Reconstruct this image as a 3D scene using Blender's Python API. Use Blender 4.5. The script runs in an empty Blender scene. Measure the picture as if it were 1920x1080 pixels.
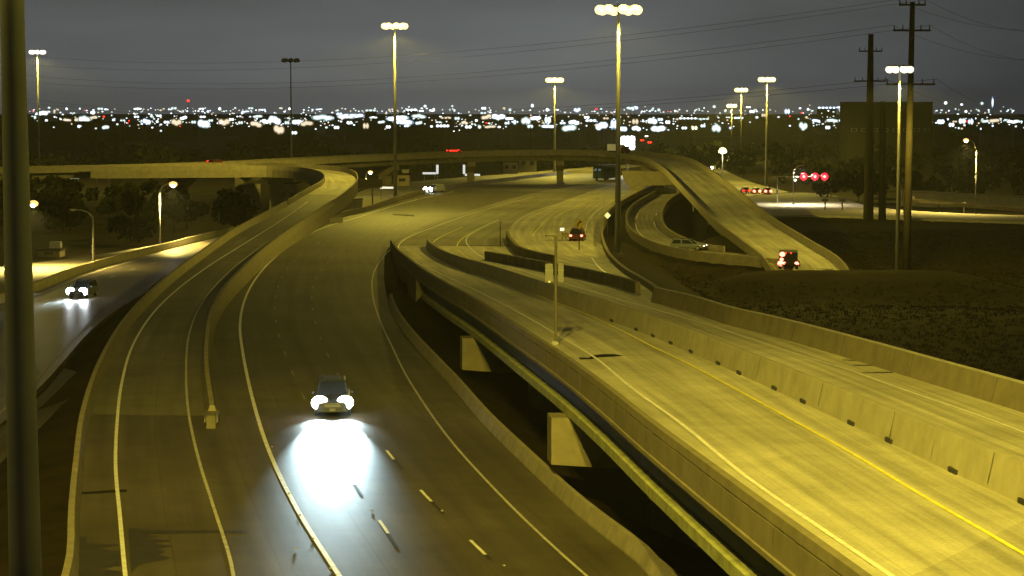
import bpy, bmesh, math, random
import numpy as np
from mathutils import Vector, Matrix
random.seed(7); np.random.seed(7)
R = math.radians
SC = bpy.context.scene
COL = SC.collection

# ------------------------------------------------------------------ camera, sky, exposure
CAM_H, FOC, HORIZON = 17.0, 4300.0, 205.0
PITCH = math.atan((540 - HORIZON) / FOC)
cd = bpy.data.cameras.new('camera'); cam = bpy.data.objects.new('camera', cd); COL.objects.link(cam)
cam.location = (0, 0, CAM_H); cam.rotation_euler = (math.pi / 2 - PITCH, 0, 0)
cd.sensor_width = 36; cd.lens = FOC / 1920 * 36; cd.clip_start = 0.5; cd.clip_end = 20000
SC.camera = cam
SC.view_settings.view_transform = 'Standard'; SC.view_settings.look = 'None'
SC.view_settings.exposure = 0; SC.view_settings.gamma = 1; SC.view_settings.use_curve_mapping = False
SC.cycles.use_denoising = True; SC.cycles.use_light_tree = False; SC.cycles.sample_clamp_indirect = 6
SC.cycles.max_bounces = 5; SC.cycles.volume_bounces = 0

w = bpy.data.worlds.new('World'); SC.world = w; w.use_nodes = True
nt = w.node_tree; nd = nt.nodes; lk = nt.links
bg = nd['Background']
tc = nd.new('ShaderNodeTexCoord'); sx = nd.new('ShaderNodeSeparateXYZ'); lk.new(tc.outputs['Generated'], sx.inputs[0])
rp = nd.new('ShaderNodeValToRGB'); lk.new(sx.outputs['Z'], rp.inputs[0])
els = rp.color_ramp.elements
els[0].position = 0.0; els[0].color = (0.150, 0.160, 0.175, 1)          # city glow low over the horizon
els[1].position = 1.0; els[1].color = (0.016, 0.017, 0.018, 1)
for p, c in ((0.02, (0.138, 0.148, 0.156, 1)), (0.05, (0.110, 0.120, 0.122, 1)), (0.12, (0.05, 0.054, 0.052, 1)), (0.3, (0.032, 0.034, 0.036, 1))):
    e = els.new(p); e.color = c
nz = nd.new('ShaderNodeTexNoise'); nz.inputs['Scale'].default_value = 5; nz.inputs['Detail'].default_value = 5
mpn = nd.new('ShaderNodeMapping'); mpn.inputs['Scale'].default_value = (1.3, 1.3, 6); lk.new(tc.outputs['Generated'], mpn.inputs[0])
lk.new(mpn.outputs[0], nz.inputs['Vector'])
mr = nd.new('ShaderNodeMapRange'); lk.new(nz.outputs['Fac'], mr.inputs[0])
mr.inputs[1].default_value = .3; mr.inputs[2].default_value = .7; mr.inputs[3].default_value = .8; mr.inputs[4].default_value = 1.15
rx = nd.new('ShaderNodeValToRGB'); rx.color_ramp.interpolation = 'EASE'
mh = nd.new('ShaderNodeMath'); mh.operation = 'MULTIPLY_ADD'; mh.inputs[1].default_value = .5; mh.inputs[2].default_value = .5
lk.new(sx.outputs['X'], mh.inputs[0]); lk.new(mh.outputs[0], rx.inputs[0])
for p, v in ((.36, .75), (.40, .85), (.515, 1.15), (.56, .85)):
    e = rx.color_ramp.elements.new(p); e.color = (v, v, v, 1)
rx.color_ramp.elements[0].color = (.6, .6, .6, 1); rx.color_ramp.elements[-1].position = .62; rx.color_ramp.elements[-1].color = (.42, .44, .47, 1)
m0 = nd.new('ShaderNodeMix'); m0.data_type = 'RGBA'; m0.blend_type = 'MULTIPLY'; m0.inputs[0].default_value = 1
mx = nd.new('ShaderNodeMix'); mx.data_type = 'RGBA'; mx.blend_type = 'MULTIPLY'; mx.inputs[0].default_value = 1
lk.new(rp.outputs[0], m0.inputs[6]); lk.new(rx.outputs[0], m0.inputs[7]); lk.new(m0.outputs[2], mx.inputs[6]); lk.new(mr.outputs[0], mx.inputs[7])
lk.new(mx.outputs[2], bg.inputs['Color']); bg.inputs['Strength'].default_value = 0.85

NEAR_MAST = 138000
IES_F = 0.0126
SODIUM = (1.0, 0.79, 0.095)

# ------------------------------------------------------------------ photograph survey: a sight line cut with an elevation
_t = PITCH
def ray(px, py):
    u = (px - 960) / FOC; v = (py - 540) / FOC
    return u, math.cos(_t) - v * math.sin(_t), -(math.sin(_t) + v * math.cos(_t))
def at(px, py, z):
    a, b, c = ray(px, py); s = (z - CAM_H) / c
    return Vector((a * s, b * s, z))
def far(px, py, Y):
    a, b, c = ray(px, py); s = Y / b
    return Vector((a * s, Y, CAM_H + c * s))
def on(px, py, zf, dz=0.0):
    lo, hi = 20.0, 2500.0
    a, b, c = ray(px, py)
    for _ in range(60):
        m = (lo + hi) / 2; s = m / b
        if CAM_H + c * s > zf(m) + dz: lo = m
        else: hi = m
    s = lo / b
    return Vector((a * s, lo, zf(lo) + dz))
def knots(*k):
    xs = [p[0] for p in k]; ys = [p[1] for p in k]
    return lambda Y: float(np.interp(Y, xs, ys))
zB = lambda Y: max(0.0, 7.973 - 0.02788 * Y)                       # the bridge and the lanes it feeds
zM = lambda Y: 0.0
zR = knots((125, 0), (300, 1.2), (350, 2.2), (375, 3.1), (395, 3.7), (430, 4.1), (460, 4.55), (475, 4.9), (700, 5.0))
zF = lambda Y: -2.5
zS = knots((240, -3.2), (287, -2), (375, 0), (700, 0.0))
zX = lambda Y: -4.0

def smooth(pts, step=2.5):
    """Catmull-Rom through the points, resampled"""
    P = [Vector(p) for p in pts]; P = [P[0] * 2 - P[1]] + P + [P[-1] * 2 - P[-2]]
    out = []
    for i in range(1, len(P) - 2):
        a, b, c, d = P[i-1:i+3]
        t0 = 0; t1 = max((b-a).length, 1e-3) ** .5; t2 = t1 + max((c-b).length, 1e-3) ** .5; t3 = t2 + max((d-c).length, 1e-3) ** .5
        n = max(2, int((c - b).length / step))
        for k in range(n):
            t = t1 + (t2 - t1) * k / n
            A1 = a*((t1-t)/(t1-t0)) + b*((t-t0)/(t1-t0)); A2 = b*((t2-t)/(t2-t1)) + c*((t-t1)/(t2-t1)); A3 = c*((t3-t)/(t3-t2)) + d*((t-t2)/(t3-t2))
            B1 = A1*((t2-t)/(t2-t0)) + A2*((t-t0)/(t2-t0)); B2 = A2*((t3-t)/(t3-t1)) + A3*((t-t1)/(t3-t1))
            out.append(B1*((t2-t)/(t2-t1)) + B2*((t-t1)/(t2-t1)))
    out.append(P[-2])
    return out
def resample(pts, n):
    a = np.array([tuple(p) for p in pts]); d = np.r_[0, np.cumsum(np.linalg.norm(np.diff(a, axis=0), axis=1))]
    t = np.linspace(0, d[-1], n)
    return [Vector((np.interp(q, d, a[:, 0]), np.interp(q, d, a[:, 1]), np.interp(q, d, a[:, 2]))) for q in t]
def trace(px, zf, dz=0.0, step=2.5):
    return smooth([on(x, y, zf, dz) for x, y in px], step)
def tang(path, i):
    a = path[max(0, i-1)]; b = path[min(len(path)-1, i+1)]
    d = b - a; d.z = 0
    return d.normalized() if d.length > 1e-6 else Vector((0, 1, 0))
def nearest(path, p): return min(range(len(path)), key=lambda j: (path[j]-p).length)
def offset(path, lat, dz=0.0):
    o = []
    for i, p in enumerate(path):
        t = tang(path, i); o.append(p + Vector((t.y, -t.x, 0)) * lat + Vector((0, 0, dz)))
    return o

# ------------------------------------------------------------------ materials
MATS = {}
def mat(name, col, rough=.8, var=.25, scale=1.5, metal=0., bump=.0, emit=None, estr=0., sample=True):
    if name in MATS: return MATS[name]
    m = bpy.data.materials.new(name); m.use_nodes = True; n = m.node_tree.nodes; l = m.node_tree.links
    b = n['Principled BSDF']; b.inputs['Roughness'].default_value = rough; b.inputs['Metallic'].default_value = metal
    b.inputs['Base Color'].default_value = (*col, 1)
    if rough >= .85: b.inputs['Specular IOR Level'].default_value = .05
    if var:
        t = n.new('ShaderNodeTexCoord')
        z1 = n.new('ShaderNodeTexNoise'); z1.inputs['Scale'].default_value = scale; z1.inputs['Detail'].default_value = 8; z1.inputs['Roughness'].default_value = .65
        l.new(t.outputs['Object'], z1.inputs['Vector'])
        r = n.new('ShaderNodeMapRange'); r.inputs[1].default_value = .25; r.inputs[2].default_value = .75
        r.inputs[3].default_value = 1 - var; r.inputs[4].default_value = 1 + var; l.new(z1.outputs['Fac'], r.inputs[0])
        x = n.new('ShaderNodeMix'); x.data_type = 'RGBA'; x.blend_type = 'MULTIPLY'; x.inputs[0].default_value = 1
        x.inputs[6].default_value = (*col, 1); l.new(r.outputs[0], x.inputs[7]); l.new(x.outputs[2], b.inputs['Base Color'])
        if bump:
            bp = n.new('ShaderNodeBump'); bp.inputs['Strength'].default_value = bump; bp.inputs['Distance'].default_value = .05
            l.new(z1.outputs['Fac'], bp.inputs['Height']); l.new(bp.outputs[0], b.inputs['Normal'])
    if emit:
        b.inputs['Emission Color'].default_value = (*emit, 1); b.inputs['Emission Strength'].default_value = estr
    if not sample: m.cycles.emission_sampling = 'NONE'
    MATS[name] = m
    return m
def pavement(name, col, rough=.75, lane=3.9, joint=4.6, streak=.22, blotch=.3, jdark=.72):
    """worn pavement: UV u = metres across, v = metres along"""
    m = bpy.data.materials.new(name); m.use_nodes = True; n = m.node_tree.nodes; l = m.node_tree.links
    b = n['Principled BSDF']; b.inputs['Roughness'].default_value = rough; b.inputs['Specular IOR Level'].default_value = .3 if rough < .6 else .14
    uv = n.new('ShaderNodeUVMap'); sp = n.new('ShaderNodeSeparateXYZ'); l.new(uv.outputs[0], sp.inputs[0])
    def noise(sc, vec, det=6, lo=.3, hi=.7, a=.8, c=1.2):
        mp = n.new('ShaderNodeMapping'); mp.inputs['Scale'].default_value = sc; l.new(vec, mp.inputs[0])
        z = n.new('ShaderNodeTexNoise'); z.inputs['Scale'].default_value = 1; z.inputs['Detail'].default_value = det; z.inputs['Roughness'].default_value = .6
        l.new(mp.outputs[0], z.inputs['Vector'])
        r = n.new('ShaderNodeMapRange'); l.new(z.outputs['Fac'], r.inputs[0])
        for k, q in zip((1, 2, 3, 4), (lo, hi, a, c)): r.inputs[k].default_value = q
        return r.outputs[0]
    def mth(op, a, bb=None):
        x = n.new('ShaderNodeMath'); x.operation = op
        for k, q in enumerate((a, bb)):
            if q is None: continue
            if isinstance(q, (int, float)): x.inputs[k].default_value = q
            else: l.new(q, x.inputs[k])
        return x.outputs[0]
    tcn = n.new('ShaderNodeTexCoord')
    f = noise((1.1, .035, 1), uv.outputs[0], 7, .3, .7, 1 - streak, 1 + streak)
    f = mth('MULTIPLY', f, noise((.05, .05, .05), tcn.outputs['Object'], 5, .3, .7, 1 - blotch, 1 + blotch))
    f = mth('MULTIPLY', f, noise((9, 9, 9), tcn.outputs['Object'], 4, .3, .7, .86, 1.14))
    f = mth('MULTIPLY', f, noise((.5, .5, .5), tcn.outputs['Object'], 9, .3, .7, .88, 1.12))
    ph = mth('MULTIPLY', sp.outputs[0], 2 * math.pi / lane * 2)                 # tyre tracks, two to a lane
    f = mth('MULTIPLY', f, mth('ADD', mth('MULTIPLY', mth('COSINE', ph), .08), 1))
    fr = mth('FRACT', mth('DIVIDE', sp.outputs[1], joint))
    jt = mth('LESS_THAN', fr, .012)
    jl = mth('LESS_THAN', mth('FRACT', mth('DIVIDE', sp.outputs[0], lane)), .012)
    jj = mth('MAXIMUM', jt, jl)
    f = mth('MULTIPLY', f, mth('SUBTRACT', 1, mth('MULTIPLY', jj, 1 - jdark)))
    x = n.new('ShaderNodeMix'); x.data_type = 'RGBA'; x.blend_type = 'MULTIPLY'; x.inputs[0].default_value = 1
    x.inputs[6].default_value = (*col, 1); l.new(f, x.inputs[7]); l.new(x.outputs[2], b.inputs['Base Color'])
    bp = n.new('ShaderNodeBump'); bp.inputs['Strength'].default_value = .25; bp.inputs['Distance'].default_value = .02
    l.new(f, bp.inputs['Height']); l.new(bp.outputs[0], b.inputs['Normal'])
    MATS[name] = m
    return m
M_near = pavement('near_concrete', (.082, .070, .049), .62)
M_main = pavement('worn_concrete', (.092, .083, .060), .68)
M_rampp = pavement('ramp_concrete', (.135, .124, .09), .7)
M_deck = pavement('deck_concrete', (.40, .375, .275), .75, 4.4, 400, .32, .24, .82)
M_front = pavement('front_asphalt', (.13, .112, .08), .38, 3.7, 12)
M_far = pavement('far_concrete', (.2, .185, .14), .75)
M_conc = mat('barrier_concrete', (.24, .215, .155),   .85, .25, 1.1, bump=.3)
M_med = mat('median_concrete', (.31, .288, .205), .85, .22, .8, bump=.2)
M_rpar = mat('parapet_concrete', (.17, .15, .10), .85, .25, .8, bump=.2)
M_concd = mat('weathered_concrete', (.15, .135, .095), .9, .4, .6, bump=.3)
M_pale = mat('pale_concrete', (.36, .34, .27), .85, .25, .7)
M_green = mat('green_girder_paint', (.045, .062, .022), .75, .35, .8)
M_flange = mat('flange_concrete', (.27, .275, .13), .85, .45, 1.3)
M_white = mat('white_road_paint', (.72, .70, .62), .6, .35, 2.5)
M_whited = mat('worn_white_paint', (.42, .40, .34), .7, .45, 2.0)
M_yellow = mat('yellow_road_paint', (.78, .70, .07), .6, .35, 2.5)
M_black = mat('black_contrast_paint', (.02, .02, .018), .8, .3, 2.5)
M_tar_shade = mat('tar', (.018, .016, .012), .9, .4, 1.2)  # sealed joints, and the shadow sheet painted on the deck
M_grass = mat('dry_grass', (.020, .0145, .0075), 1, .55, .35, bump=.6)
M_leaf = mat('dark_leaves', (.013, .016, .007), .9, .4, .6)
M_steel = mat('galvanised_steel', (.24, .235, .22), .55, .15, 2, metal=.3)
M_pole = mat('weathered_pole', (.17, .18, .17), .75, .25, .8)
M_dark = mat('dark_wood_pole', (.06, .05, .035), .9, .3, 1)
M_wire = mat('wire', (.008, .008, .008), .9, 0)
M_tyre = mat('tyre_rubber', (.02, .02, .02), .9, .1)
M_rim = mat('wheel_rim', (.4, .4, .4), .35, 0, metal=.8)
M_glass = mat('car_glass', (.015, .02, .025), .08, 0)
M_rubber = mat('black_plastic', (.025, .025, .028), .6, .1)
M_sod = mat('sodium_lamp', (.9, .9, .8), .4, 0, emit=(1, .84, .30), estr=2.4, sample=False)
M_sodw = mat('pale_sodium_lamp', (.9, .9, .85), .4, 0, emit=(1, .9, .6), estr=2.4, sample=False)
M_bulb = mat('arc_tube', (.9, .9, .8), .4, 0, emit=(1, .97, .85), estr=30, sample=False)
M_led = mat('white_led', (.9, .9, .9), .4, 0, emit=(.93, .98, 1), estr=4, sample=False)
M_ledw = mat('dim_white_led', (.9, .9, .9), .4, 0, emit=(.86, 1, .97), estr=1.5, sample=False)
M_ledb = mat('blue_white_led', (.9, .9, .9), .4, 0, emit=(.82, .93, 1), estr=2.5, sample=False)
M_ledo = mat('faint_warm_lamp', (.9, .9, .9), .4, 0, emit=(1, .86, .62), estr=1.1, sample=False)
M_head = mat('headlamp_lens', (.9, .9, .9), .2, 0, emit=(.9, .95, 1), estr=60, sample=False)
M_headw = mat('warm_headlamp_lens', (.9, .9, .9), .2, 0, emit=(1, .9, .66), estr=14, sample=False)
M_tail = mat('tail_lamp_lens', (.4, .01, .01), .2, 0, emit=(1, .02, .01), estr=6, sample=False)
M_tailhot = mat('brake_lamp_lens', (.4, .01, .01), .2, 0, emit=(1, .17, .11), estr=7, sample=False)
M_red = mat('red_signal_lens', (.5, .01, .02), .2, 0, emit=(1, .008, .022), estr=6, sample=False)
M_lit = mat('lit_white_panel', (.9, .9, .88), .5, 0, emit=(.95, 1, .96), estr=.75, sample=False)
M_lity = mat('lit_yellow_panel', (.9, .85, .5), .5, 0, emit=(1, .95, .5), estr=.9, sample=False)
M_brown = mat('brown_sign_back', (.22, .17, .10), .7, .2)
M_alu = mat('aluminium_sign_back', (.17, .17, .155), .6, .15, metal=.2)
M_bldg = mat('tan_stucco', (.30, .26, .19), .9, .2, .4)
M_bldgd = mat('dark_brick', (.022, .02, .017), .9, .3, .4)

# ------------------------------------------------------------------ mesh building
class MB:
    def __init__(s): s.v = []; s.f = []; s.mi = []; s.uv = None
    def add(s, vs, fs, mi=0):
        o = len(s.v); s.v += [tuple(p) for p in vs]; s.f += [tuple(i + o for i in f) for f in fs]; s.mi += [mi] * len(fs); return s
    def box(s, c, d, rz=0., mi=0, top=None):
        x, y, z = [q / 2 for q in d]; tx, ty = top if top else (1, 1)
        vs = [(-x,-y,-z),(x,-y,-z),(x,y,-z),(-x,y,-z),(-x*tx,-y*ty,z),(x*tx,-y*ty,z),(x*tx,y*ty,z),(-x*tx,y*ty,z)]
        cs, sn = math.cos(rz), math.sin(rz)
        vs = [(c[0]+a*cs-b*sn, c[1]+a*sn+b*cs, c[2]+e) for a, b, e in vs]
        return s.add(vs, [(0,3,2,1),(4,5,6,7),(0,1,5,4),(1,2,6,5),(2,3,7,6),(3,0,4,7)], mi)
    def tube(s, pts, r, n=10, mi=0):
        pts = [Vector(p) for p in pts]; rs = r if isinstance(r, (list, tuple)) else [r] * len(pts)
        vs, fs = [], []
        for i, p in enumerate(pts):
            t = (pts[min(i+1, len(pts)-1)] - pts[max(i-1, 0)]).normalized()
            a = t.orthogonal() if abs(t.z) < .99 else Vector((1, 0, 0)); a = (a - t * a.dot(t)).normalized(); b = t.cross(a)
            if i and (a.dot(pa) < 0.7):
                a = (pa - t * pa.dot(t)).normalized(); b = t.cross(a)
            pa = a
            vs += [p + (a * math.cos(2*math.pi*k/n) + b * math.sin(2*math.pi*k/n)) * rs[i] for k in range(n)]
        for i in range(len(pts) - 1):
            for k in range(n): fs.append((i*n+k, i*n+(k+1)%n, (i+1)*n+(k+1)%n, (i+1)*n+k))
        fs += [tuple(range(n-1, -1, -1)), tuple((len(pts)-1)*n + k for k in range(n))]
        return s.add(vs, fs, mi)
    def loft(s, secs, mi=0, cap=True):
        n = len(secs[0]); vs = [p for q in secs for p in q]; fs = []
        for i in range(len(secs) - 1):
            for k in range(n): fs.append((i*n+k, i*n+(k+1)%n, (i+1)*n+(k+1)%n, (i+1)*n+k))
        if cap: fs += [tuple(range(n-1, -1, -1)), tuple((len(secs)-1)*n + k for k in range(n))]
        return s.add(vs, fs, mi)
    def sweep(s, path, prof, mi=0):
        """prof: (lateral to the right of travel, up), clockwise or not, closed"""
        secs = []
        for i, p in enumerate(path):
            t = tang(path, i); r = Vector((t.y, -t.x, 0))
            secs.append([p + r * a + Vector((0, 0, b)) for a, b in prof])
        return s.loft(secs, mi)
    def ellip(s, c, r, n=10, m=6, mi=0):
        vs = [(c[0], c[1], c[2]-r[2])]; fs = []
        for j in range(1, m):
            a = -math.pi/2 + math.pi*j/m
            vs += [(c[0]+r[0]*math.cos(a)*math.cos(2*math.pi*k/n), c[1]+r[1]*math.cos(a)*math.sin(2*math.pi*k/n), c[2]+r[2]*math.sin(a)) for k in range(n)]
        vs.append((c[0], c[1], c[2]+r[2]))
        for k in range(n):
            fs.append((0, 1+(k+1)%n, 1+k)); fs.append((len(vs)-1, 1+(m-2)*n+k, 1+(m-2)*n+(k+1)%n))
        for j in range(m-2):
            for k in range(n): fs.append((1+j*n+k, 1+j*n+(k+1)%n, 1+(j+1)*n+(k+1)%n, 1+(j+1)*n+k))
        return s.add(vs, fs, mi)
    def build(s, name, mats, parent=None, smooth_=False, fix=True):
        me = bpy.data.meshes.new(name); me.from_pydata(s.v, [], s.f)
        for m in (mats if isinstance(mats, (list, tuple)) else [mats]): me.materials.append(m)
        me.polygons.foreach_set('material_index', s.mi)
        if s.uv is not None:
            u = me.uv_layers.new(name='UVMap'); li = np.zeros(len(me.loops), dtype=np.int32); me.loops.foreach_get('vertex_index', li)
            u.data.foreach_set('uv', np.array(s.uv, dtype=np.float32)[li].ravel())
        if fix:
            bm = bmesh.new(); bm.from_mesh(me); bmesh.ops.recalc_face_normals(bm, faces=bm.faces); bm.to_mesh(me); bm.free()
        if smooth_: me.shade_smooth()
        o = bpy.data.objects.new(name, me); COL.objects.link(o)
        if parent: o.parent = parent
        return o
def tag(o, label=None, cat=None, group=None, kind=None):
    if label: o['label'] = label
    if cat: o['category'] = cat
    if group: o['group'] = group
    if kind: o['kind'] = kind
    return o
def empty(name, loc, rz=0., label=None, cat=None, group=None):
    o = bpy.data.objects.new(name, None); COL.objects.link(o); o.location = loc; o.rotation_euler = (0, 0, rz)
    return tag(o, label, cat, group)
def copy_tree(o, parent=None):
    c = o.copy(); COL.objects.link(c); c.parent = parent
    for ch in list(o.children): copy_tree(ch, c)
    return c

FILL = []                                                            # what the embankments carry: (points, top elevation)
def ribbon(name, L, Rr, m, parent=None, thick=.5, n=None, fill=None):
    """a paved slab between two edge lines"""
    n = n or max(len(L), len(Rr)); L = resample(L, n); Rr = resample(Rr, n)
    k = 5; vs, uv, fs = [], [], []
    v = 0
    for i in range(n):
        if i: v += ((L[i] + Rr[i]) / 2 - (L[i-1] + Rr[i-1]) / 2).length
        wd = (Rr[i] - L[i]).length
        for j in range(k):
            vs.append(L[i].lerp(Rr[i], j / (k-1))); uv.append((wd * j / (k-1), v))
    for i in range(n-1):
        for j in range(k-1): fs.append((i*k+j, i*k+j+1, (i+1)*k+j+1, (i+1)*k+j))
    b = MB(); b.add(vs, fs)
    o2 = len(b.v)
    low = []
    for i in range(n):
        for e in (L[i], Rr[i]): low.append(e - Vector((0, 0, thick))); uv.append((0, 0))
    b.v += [tuple(p) for p in low]
    for i in range(n-1):
        b.f += [(i*k, (i+1)*k, o2+2*(i+1), o2+2*i), (i*k+k-1, o2+2*i+1, o2+2*(i+1)+1, (i+1)*k+k-1), (o2+2*i, o2+2*(i+1), o2+2*(i+1)+1, o2+2*i+1)]; b.mi += [0]*3
    for e in (0, n-1): b.f.append((e*k, e*k+k-1, o2+2*e+1, o2+2*e)); b.mi.append(0)
    b.uv = uv
    ob = b.build(name, m, parent)
    if fill is not None:
        for i in range(n):
            wd = (Rr[i]-L[i]).length; q = max(2, int(wd / 2.5))
            for j in range(q+1):
                p = L[i].lerp(Rr[i], j/q)
                if fill(p): FILL.append(p)
    return ob
def line(name, path, wd, m, parent, dz=.02):
    b = MB(); L = offset(path, -wd/2, dz); Rr = offset(path, wd/2, dz); n = len(path)
    b.add([p for q in zip(L, Rr) for p in q], [(2*i, 2*i+1, 2*i+3, 2*i+2) for i in range(n-1)])
    o = b.build(name, m, parent, fix=False)
    return o
def dashes(path, start, cycle, ln, wd, parent, contrast=False, count=40, m=None):
    d = [0]
    for i in range(1, len(path)): d.append(d[-1] + (path[i]-path[i-1]).length)
    def pt(q):
        a = np.interp(q, d, range(len(path))); i = min(int(a), len(path)-2); return path[i].lerp(path[i+1], a - i)
    for k in range(count):
        a = start + k * cycle
        if a + 2*ln > d[-1]: break
        line('lane_dash', [pt(a + ln*t/3) for t in range(4)], wd, m or M_white, parent)
        if contrast: line('contrast_dash', [pt(a - ln*t/3 - .05) for t in range(4)], wd, M_black, parent)

YES = lambda p: True
# ================================================================== ROADS
# left edge barrier of the ramp / gore line / right edge of the main lanes
ramp_left_px = [(120,1130),(131,1080),(134,990),(142,900),(155,800),(185,705),(232,620),(285,560),(330,520),(385,478),(440,440),(490,412),(540,385),(575,364)]
gore_px = [(520,1130),(498,1080),(455,960),(420,870),(398,792)]
split_px = [(398,792),(388,720),(388,660),(397,605),(420,560),(450,525),(490,485),(540,445),(600,402),(650,366)]
main_left_px = split_px[:8] + [(590,428),(650,406),(690,397),(760,373),(850,353),(950,340),(1050,328),(1120,321)]
main_right_px = [(1275,1130),(1215,1080),(1195,1057),(1080,965),(985,875),(905,795),(850,730),(765,635),(735,590),(724,550),(720,510),(728,466)]
gore2_px = [(728,466),(760,443),(830,411),(900,389),(1000,362),(1100,345),(1180,332)]

rampL = trace(ramp_left_px, zR); split = trace(split_px, zR)
near_left = [p for p in rampL if p.y <= 128]
goreL = trace(gore_px, zM)
main_r = trace(main_right_px + gore2_px[1:], zM)
main_l = trace(main_left_px, zM)

road = ribbon('main_road', main_l, [p for p in main_r if p.y >= 124.5], M_main, fill=YES)
tag(road, kind='structure')
cut_r = [p for p in main_r if p.y < 128]
near = ribbon('near_road', near_left, cut_r, M_near, fill=YES); tag(near, kind='structure')
# ramp pavement up to the hook, then the hooked bridge deck
hookL = [(600,350),(608,342),(606,334),(594,328),(560,321.5),(500,318.5),(440,319),(300,320),(170,320.8)]
hookR = [(650,366),(664,352),(668,338),(662,329),(640,322),(600,317.5),(560,315),(480,312.8),(420,312.6),(300,315),(170,318.2)]
rampL_up = [p for p in rampL if p.y > 127]
ramp = ribbon('ramp_road', rampL_up, [p for p in split if p.y > 126], M_rampp, thick=.6, fill=lambda p: p.y < 352); tag(ramp, kind='structure')

# markings
line('edge_line', trace([(242,1130),(235,1080),(225,970),(217,880),(219,800),(228,720),(248,650),(285,590),(330,545),(390,500),(450,462),(520,418),(575,380),(612,350)], zR), .17, M_white, near)
line('edge_line', trace([(445,1130),(433,1055),(400,950),(372,860),(353,770),(349,690),(354,630),(372,580),(400,540),(440,500),(490,463),(545,425),(600,385),(640,355)], zR), .14, M_whited, near)
gl = trace([(668,1130),(636,1080),(560,960),(506,850),(474,750),(455,660),(450,610),(458,565),(478,525),(510,488),(560,450),(610,426),(680,405),(760,380),(850,359)], zM)
line('edge_line', gl, .2, M_white, road)
mr_line = trace([(1160,1130),(1090,1072),(1000,990),(920,910),(840,820),(765,710),(735,650),(712,600),(699,555),(700,515),(722,478),(757,448),(830,414),(900,392),(1000,365)], zM)
line('edge_line', mr_line, .13, M_whited, road)
d1 = trace([(920,1050),(865,997),(777,907),(712,828),(655,740),(612,660),(590,600),(585,550),(600,510),(640,470),(720,425),(800,395),(900,367),(1000,347),(1080,333)], zM)
d2 = trace([(765,1060),(724,995),(662,905),(610,820),(560,725),(530,650),(517,600),(517,555),(535,510),(580,465),(650,430),(730,400),(830,372),(930,352),(1030,337)], zM)
M_faint = mat('rubbed_off_paint', (.21, .20, .15), .75, .4, 1.5)
def split_at(P, y): return [p for p in P if p.y <= y], [p for p in P if p.y >= y]
for P_, a_ in ((d1, 1.0), (d2, 6.5)):
    nr, fr_ = split_at(P_, 127); dashes(nr, a_, 12.2, 3.05, .14, road, True); dashes(fr_, 5, 12.2, 3.05, .12, road, False, 40, M_faint)
d3 = trace([(700,450),(780,415),(880,385),(980,360),(1080,340)], zM)
dashes(d3, 2, 12.2, 3.05, .12, road, False, 40, M_faint)

# dark seal and stains on the near pavement
def blot(px, zf, parent, m, name='tar_stain', dz=.012):
    pts = [on(x, y, zf, dz) for x, y in px]
    b = MB(); b.add(pts, [tuple(range(len(pts)))]); return b.build(name, m, parent, fix=False)
M_stain = mat('dark_damp_stain', (.030, .026, .018), .6, .4, 1.2)
blot([(170,740),(226,739),(226,743),(172,744)], zM, near, M_tar_shade, 'sealed_joint')
blot([(139,918),(150,923),(218,918),(238,918),(238,922),(150,927),(141,929)], zM, near, M_tar_shade, 'sealed_joint')
blot([(240,990),(300,994),(465,995),(465,998),(310,1000),(266,1000),(296,1006),(272,1008),(320,1014),(285,1018),(326,1024),(290,1028),(310,1034),(296,1040),(322,1046),(262,1058),(246,1074)], zM, near, M_stain)
blot([(144,1005),(164,1007),(160,1018),(222,1020),(222,1023),(180,1028),(226,1034),(226,1060),(190,1066),(228,1072),(228,1084),(143,1084)], zM, near, M_stain)
blot([(735,401),(775,403),(778,406),(737,403)], zM, road, M_tar_shade, 'sealed_joint')

# carriageways that run onto the bridge, and the third road beside them
med_base_px = [(2060,1013),(1920,947),(1787,887),(1667,830),(1596,797),(1506,756),(1452,731),(1386,702),(1347,684),(1296,662),(1240,638),(1193,620),(1100,586),(1000,551),(905,517),(855,501),(822,486),(800,470)]
med_far_px = [(800,470),(800,456),(815,444),(870,421),(960,389),(1080,354),(1150,342),(1200,334)]
par_px = [(2060,818),(1920,768),(1760,718),(1590,668),(1420,625),(1290,592),(1240,578),(1210,566),(1186,552),(1130,535),(1033,500),(990,484)]
deckL_px = [(1700,1172),(1600,1096),(1560,1066),(1450,984),(1213,803),(1127,733),(1053,677),(977,626),(880,563),(830,535),(790,510),(765,490),(745,474)]
lc_left = trace(deckL_px, zB, .64)
for p in lc_left: p.z = zB(p.y)
seam_l = lc_left + trace(gore2_px, zM)[1:]
med = trace(med_base_px, zB); medfar = trace(med_far_px, zB)
seam_m = med + medfar[1:]
rpar = trace([(2060,814),(1920,768),(1760,719),(1683,695),(1590,667),(1497,640),(1430,622),(1380,610),(1297,583),(1230,566)], zB)
mid_left = trace([(1230,566),(1195,552),(1130,532),(1033,500),(973,480),(957,462),(950,446),(957,425),(985,403),(1060,376),(1150,346),(1210,337)], zB)
mid_right = trace([(1230,566),(1229,552),(1201,531),(1176,516),(1150,494),(1134,470),(1127,441),(1131,418),(1150,391),(1200,362),(1240,345)], zB)
seam_r = rpar + mid_left[1:]
below = lambda P, Y: [p for p in P if p.y < Y]
above = lambda P, Y: [p for p in P if p.y >= Y]
ABUT, JOIN = 200.0, 286.0

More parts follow.
